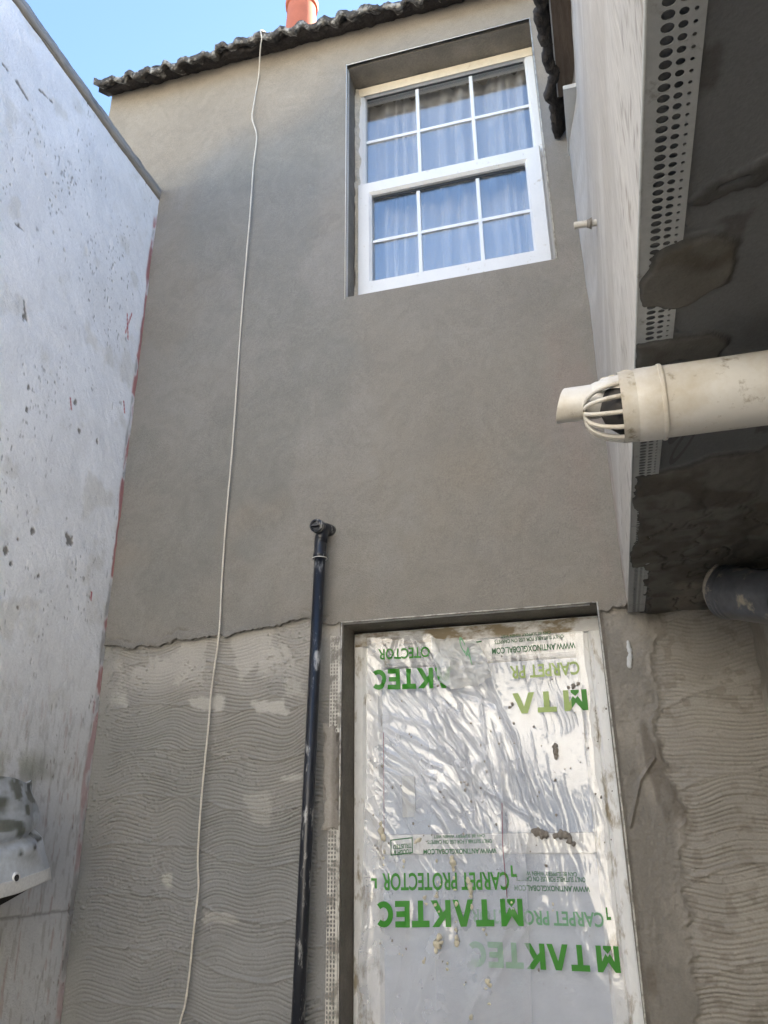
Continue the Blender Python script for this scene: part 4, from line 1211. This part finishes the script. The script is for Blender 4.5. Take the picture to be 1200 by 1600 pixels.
# cord from the roof ---------------------------------------------------------------------------------
cpts = []
CP = [(408, 47), (409, 60), (407, 75), (404, 120), (397, 160), (394, 185), (401, 213), (396, 260), (391, 330), (385, 400), (377, 500), (370, 600), (363, 700), (354, 800), (347, 900), (344, 962), (341, 1000), (330, 1080), (326, 1130), (319, 1200),
      (313, 1270), (309, 1340), (310, 1385), (304, 1440), (301, 1470), (296, 1520), (289, 1570), (281, 1600), (274, 1660)]
for i, (px, py) in enumerate(CP):
    y = -.160 if i == 0 else (-.163 if i == 1 else (-.12 if i == 2 else -.016 - .007*math.sin(i*1.7)))
    cpts.append(at(px, py, 1, y))
cpts.insert(0, cpts[0]+np.array([0, .10, .085]))
cp = np.array(cpts); s_ = np.linspace(0, len(cp)-1, 260)
# smooth interpolation (Catmull-Rom)
out = []
for s in s_:
    i = min(int(s), len(cp)-2); t = s-i
    p0, p1, p2, p3 = cp[max(i-1, 0)], cp[i], cp[i+1], cp[min(i+2, len(cp)-1)]
    out.append(.5*((2*p1)+(-p0+p2)*t+(2*p0-5*p1+4*p2-p3)*t*t+(-p0+3*p1-3*p2+p3)*t**3))
cord = tube("cord", out, [.0034+.0004*math.sin(i*1.3) for i in range(len(out))], M_CORD, None, n=8)
tag(cord, "thin off white cord hanging from the roof tiles down the rendered wall", "cord")

# flue terminal --------------------------------------------------------------------------------------
FYc, FZ, FR = -1.70, 1.986, .0530
flue = thing("boiler_flue", (.485, FYc, FZ), "white plastic flue pipe with a slotted cage end poking out below the dark soffit", "flue pipe")
bm = bmesh.new()
add_lathe(bm, [(0, FR), (.42, FR)], (.488, FYc, FZ), (-1, 0, 0), 64)
auto_smooth(bm_obj("pipe", bm, M_FLUE, flue))
bm = bmesh.new()
add_lathe(bm, [(0, FR-.001), (.001, FR+.0030), (.004, FR+.0036), (.0065, FR+.0030), (.0070, FR+.0016), (.038, FR+.0012), (.041, FR-.001), (.055, FR-.003), (.057, FR-.007), (.030, FR-.010)], (.130, FYc, FZ), (-1, 0, 0), 64)
auto_smooth(bm_obj("collar", bm, M_FLUE, flue), 50)
# dark plug inside the cage
bm = bmesh.new()
add_lathe(bm, [(0, .0425), (.012, .040), (.030, .026), (.040, .0005)], (.076, FYc, FZ), (-1, 0, 0), 40)
auto_smooth(bm_obj("inner_baffle", bm, M_FLUEDARK, flue))
# ribs of the cage
XB, XT = .080, .016
bm = bmesh.new()
for k in range(9):
    a = R(-200 + k*27.5)
    pts = []; rd = []
    for j in range(13):
        t = j/12
        rr = (FR-.004)*math.cos(t*math.pi/2*.97)**.72
        pts.append((XB-(XB-XT)*math.sin(t*math.pi/2), FYc+rr*math.cos(a), FZ+rr*math.sin(a)))
        rd.append(.0038-.0008*t)
    add_tube(bm, pts, rd, 8)
auto_smooth(bm_obj("cage", bm, M_FLUE, flue), 60)
tube("cage_tip", [(XT+.004, FYc, FZ), (XT-.003, FYc, FZ), (XT-.006, FYc, FZ)], [.007, .0065, .002], M_FLUE, flue, n=16)
# solid upper shroud carrying the exhaust pipe
bm = bmesh.new()
n1, n2 = 20, 26
rows = []
for i in range(n1+1):
    t = i/n1; row = []
    for j in range(n2+1):
        a = R(8+164*j/n2)
        r_ = (FR-.002)*(1-t)+(.0265)*t
        cz = FZ*(1-t)+(FZ+.020)*t; cy = FYc*(1-t)+(FYc+.006)*t
        lump = .003*float(vn(np.array([t*9]), np.array([a*6.]), 850)[0])*math.sin(math.pi*t)
        row.append(bm.verts.new((.078-(.078-.030)*t, cy-(r_+lump)*math.cos(a), cz+(r_+lump)*math.sin(a))))
    rows.append(row)
for a_, b_ in zip(rows, rows[1:]):
    for k in range(n2): bm.faces.new((a_[k], a_[k+1], b_[k+1], b_[k]))
ex_ = bmesh.ops.extrude_face_region(bm, geom=list(bm.faces))
for g in ex_['geom']:
    if isinstance(g, bmesh.types.BMVert): g.co += Vector((0, 0, -.002))
auto_smooth(bm_obj("shroud", bm, M_FOAMY if False else M_FLUE, flue), 50)
bm = bmesh.new()
add_lathe(bm, [(0, .0262), (.091, .0262), (.092, .0255), (.091, .0238), (0, .0238)], (.078, FYc+.006, FZ+.020), (-1, 0, 0), 40)
for v_ in bm.verts:            # slanted cut of the mouth
    if v_.co.x < .0: v_.co.x += (FZ+.020-v_.co.z)*.35*-1 - .004
auto_smooth(bm_obj("exhaust_pipe", bm, M_FLUE, flue), 50)
blob_pts = []
bm = bmesh.new()
for i in range(14):
    a = R(random.uniform(40, 120)); t = random.uniform(.0, .9)
    c = Vector((.085-.05*t, FYc-.040*math.cos(a)*(1-.4*t), FZ+.004+.050*math.sin(a)*(1-.12*t)))
    bmesh.ops.create_icosphere(bm, subdivisions=2, radius=random.uniform(.004, .008), matrix=Matrix.Translation(c) @ Matrix.Diagonal((1.3, 1, .6, 1)))
bm_obj("mortar_crumbs", bm, M_FOAMY, flue, smooth=True)

# black duct in the corner ----------------------------------------------------------------------------
duct = thing("vent_duct", (.49, -.5, 2.0), "dusty black round pipe with a ringed end under the dark soffit corner", "duct")
d0 = Vector(at(1134, 925, 1, -.44)); d1 = Vector(at(1232, 936, 1, -.60))
dax = (d1-d0).normalized()
bm = bmesh.new()
L_ = (d1-d0).length
add_lathe(bm, [(.004, .0001), (.004, .066), (-.002, .070), (.0, .0755), (.006, .0775), (.011, .0750), (.014, .0745), (.019, .0768), (.024, .0745), (.029, .0740), (.034, .0758), (.039, .0738), (.046, .0735), (L_*.6, .0732), (L_, .0732)], d0, dax, 56)
auto_smooth(bm_obj("pipe", bm, M_DUCT, duct), 50)
bm = bmesh.new()
add_lathe(bm, [(-.030, .03), (-.012, .070), (.002, .0790), (.005, .0745)], d0, dax, 40)
for v_ in bm.verts: v_.co += Vector((0, 0, .012))*float(vn(np.array([v_.co.x*60]), np.array([v_.co.y*60+v_.co.z*40]), 88)[0])
bm_obj("mortar_collar", bm, M_MORTAR, duct, smooth=True)

# bent metal cowl on the white wall ---------------------------------------------------------------------
cowl = thing("metal_cowl", (-1.92, -.55, 1.4), "dented galvanised sheet metal cowl with an eyelet, fixed to the white wall", "metal cowl")


def cowl_pt(s, th):
    """s 0 top .. 1 rim"""
    yc_ = -.63 + .065*s; ry = .180+.010*np.sin(s*3)+.068*s**1.8; rx = .055+.012*s
    xc_ = -1.865+.02*s
    zc_ = 1.575 - .360*s
    d = (fbm(th*1.6+3, s*3.2, 901, 2)-.5)*.05*np.sin(np.clip(s, 0, 1)*math.pi)**.6
    d = d - .022*np.exp(-(((s-.58+.10*np.cos(th))/.05)**2))*sm(-.9, .3, np.cos(th)+np.sin(th)*.4)
    ct, st_ = np.cos(th), np.sin(th)
    sg = lambda v, p: np.sign(v)*np.abs(v)**p
    y = yc_ + (ry+d*.6)*sg(ct, .75); x = xc_ + (rx+d)*sg(st_, .8)
    z = zc_ + s*(.058*ct + .032*st_) + (1-s)*.006*np.sin(th*5)
    return np.stack([x, y, z], -1)


S_, TH = np.meshgrid(np.linspace(0, 1, 80), np.linspace(0, 2*math.pi, 141), indexing='ij')
Pc = cowl_pt(S_, TH)
cc = np.zeros(S_.shape+(3,)) + np.array([.70, .75, .82])
fold = .66 - .13*np.cos(TH) + (fbm(TH*3, S_*9, 911, 3)-.5)*.16
cc = mixc(cc, [.38, .42, .47], sm(.03, -.06, S_-fold)*(.55+.45*sm(.35, .6, fbm(TH*4, S_*8, 912, 3))))
cc = mixc(cc, [.12, .125, .09], sm(.50, .62, fbm(TH*5+2, S_*7, 913, 3))*sm(.62, .5, S_)*.8)
cc = mixc(cc, [.03, .03, .03], np.exp(-((S_-fold)/.022)**2)*sm(.42, .55, fbm(TH*6, S_*3, 914, 3))*.9)
cb = grid_obj("body", Pc, M_GALV, cowl, cc)
cb.modifiers.new("sheet", 'SOLIDIFY').thickness = .003
S_, TH = np.meshgrid(np.linspace(.885, 1.004, 14), np.linspace(0, 2*math.pi, 141), indexing='ij')
Pr = cowl_pt(S_, TH); ctr = np.stack([np.full_like(S_, -1.847), np.full_like(S_, -.56), Pr[..., 2]], -1)
Pr = ctr + (Pr-ctr)*np.array([1.03, 1.004, 1])
rb = grid_obj("rim_band", Pr, M_GALVRIM, cowl)
rb.modifiers.new("sheet", 'SOLIDIFY').thickness = .0025
S_, TH = np.meshgrid(np.linspace(.55, 1.0, 14), np.linspace(0, 2*math.pi, 141), indexing='ij')
Pi = cowl_pt(S_, TH); ctr = np.stack([np.full_like(S_, -1.847), np.full_like(S_, -.57), Pi[..., 2]], -1)
grid_obj("shade_lining", ctr + (Pi-ctr)*np.array([.93, .975, 1]), M_FLUEDARK, cowl)  # dark inner sheet painting the shade of the open end
# closed top and dark sheet that paints the throat's shade
topP = cowl_pt(np.array([[0.]*141, [-.02]*141]), np.stack([np.linspace(0, 2*math.pi, 141)]*2))
mesh_obj("top_plate", [tuple(p) for p in cowl_pt(np.zeros(140)+.002, np.linspace(0, 2*math.pi, 141)[:-1])], [tuple(range(140))], M_GALVRIM, cowl)
mesh_obj("throat", [tuple(p) for p in cowl_pt(np.zeros(140)+.80, np.linspace(0, 2*math.pi, 141)[:-1])], [tuple(range(140))], M_FLUEDARK, cowl)
pe = at(26, 1372, 0, -1.775)
bm = bmesh.new()
add_lathe(bm, [(0, .017), (.004, .017), (.008, .014), (.009, .011), (.006, .0095), (.0, .009)], (pe[0]-.006, pe[1], pe[2]), (1, -.15, .1), 28)
auto_smooth(bm_obj("eyelet", bm, M_GALVRIM, cowl), 60)
bm = bmesh.new(); add_lathe(bm, [(0.003, .0098), (.0031, .00001)], (pe[0]-.002, pe[1], pe[2]), (1, -.15, .1), 20)
bm_obj("eyelet_hole", bm, M_FLUEDARK, cowl)  # dark disc painted as the shade in the eyelet
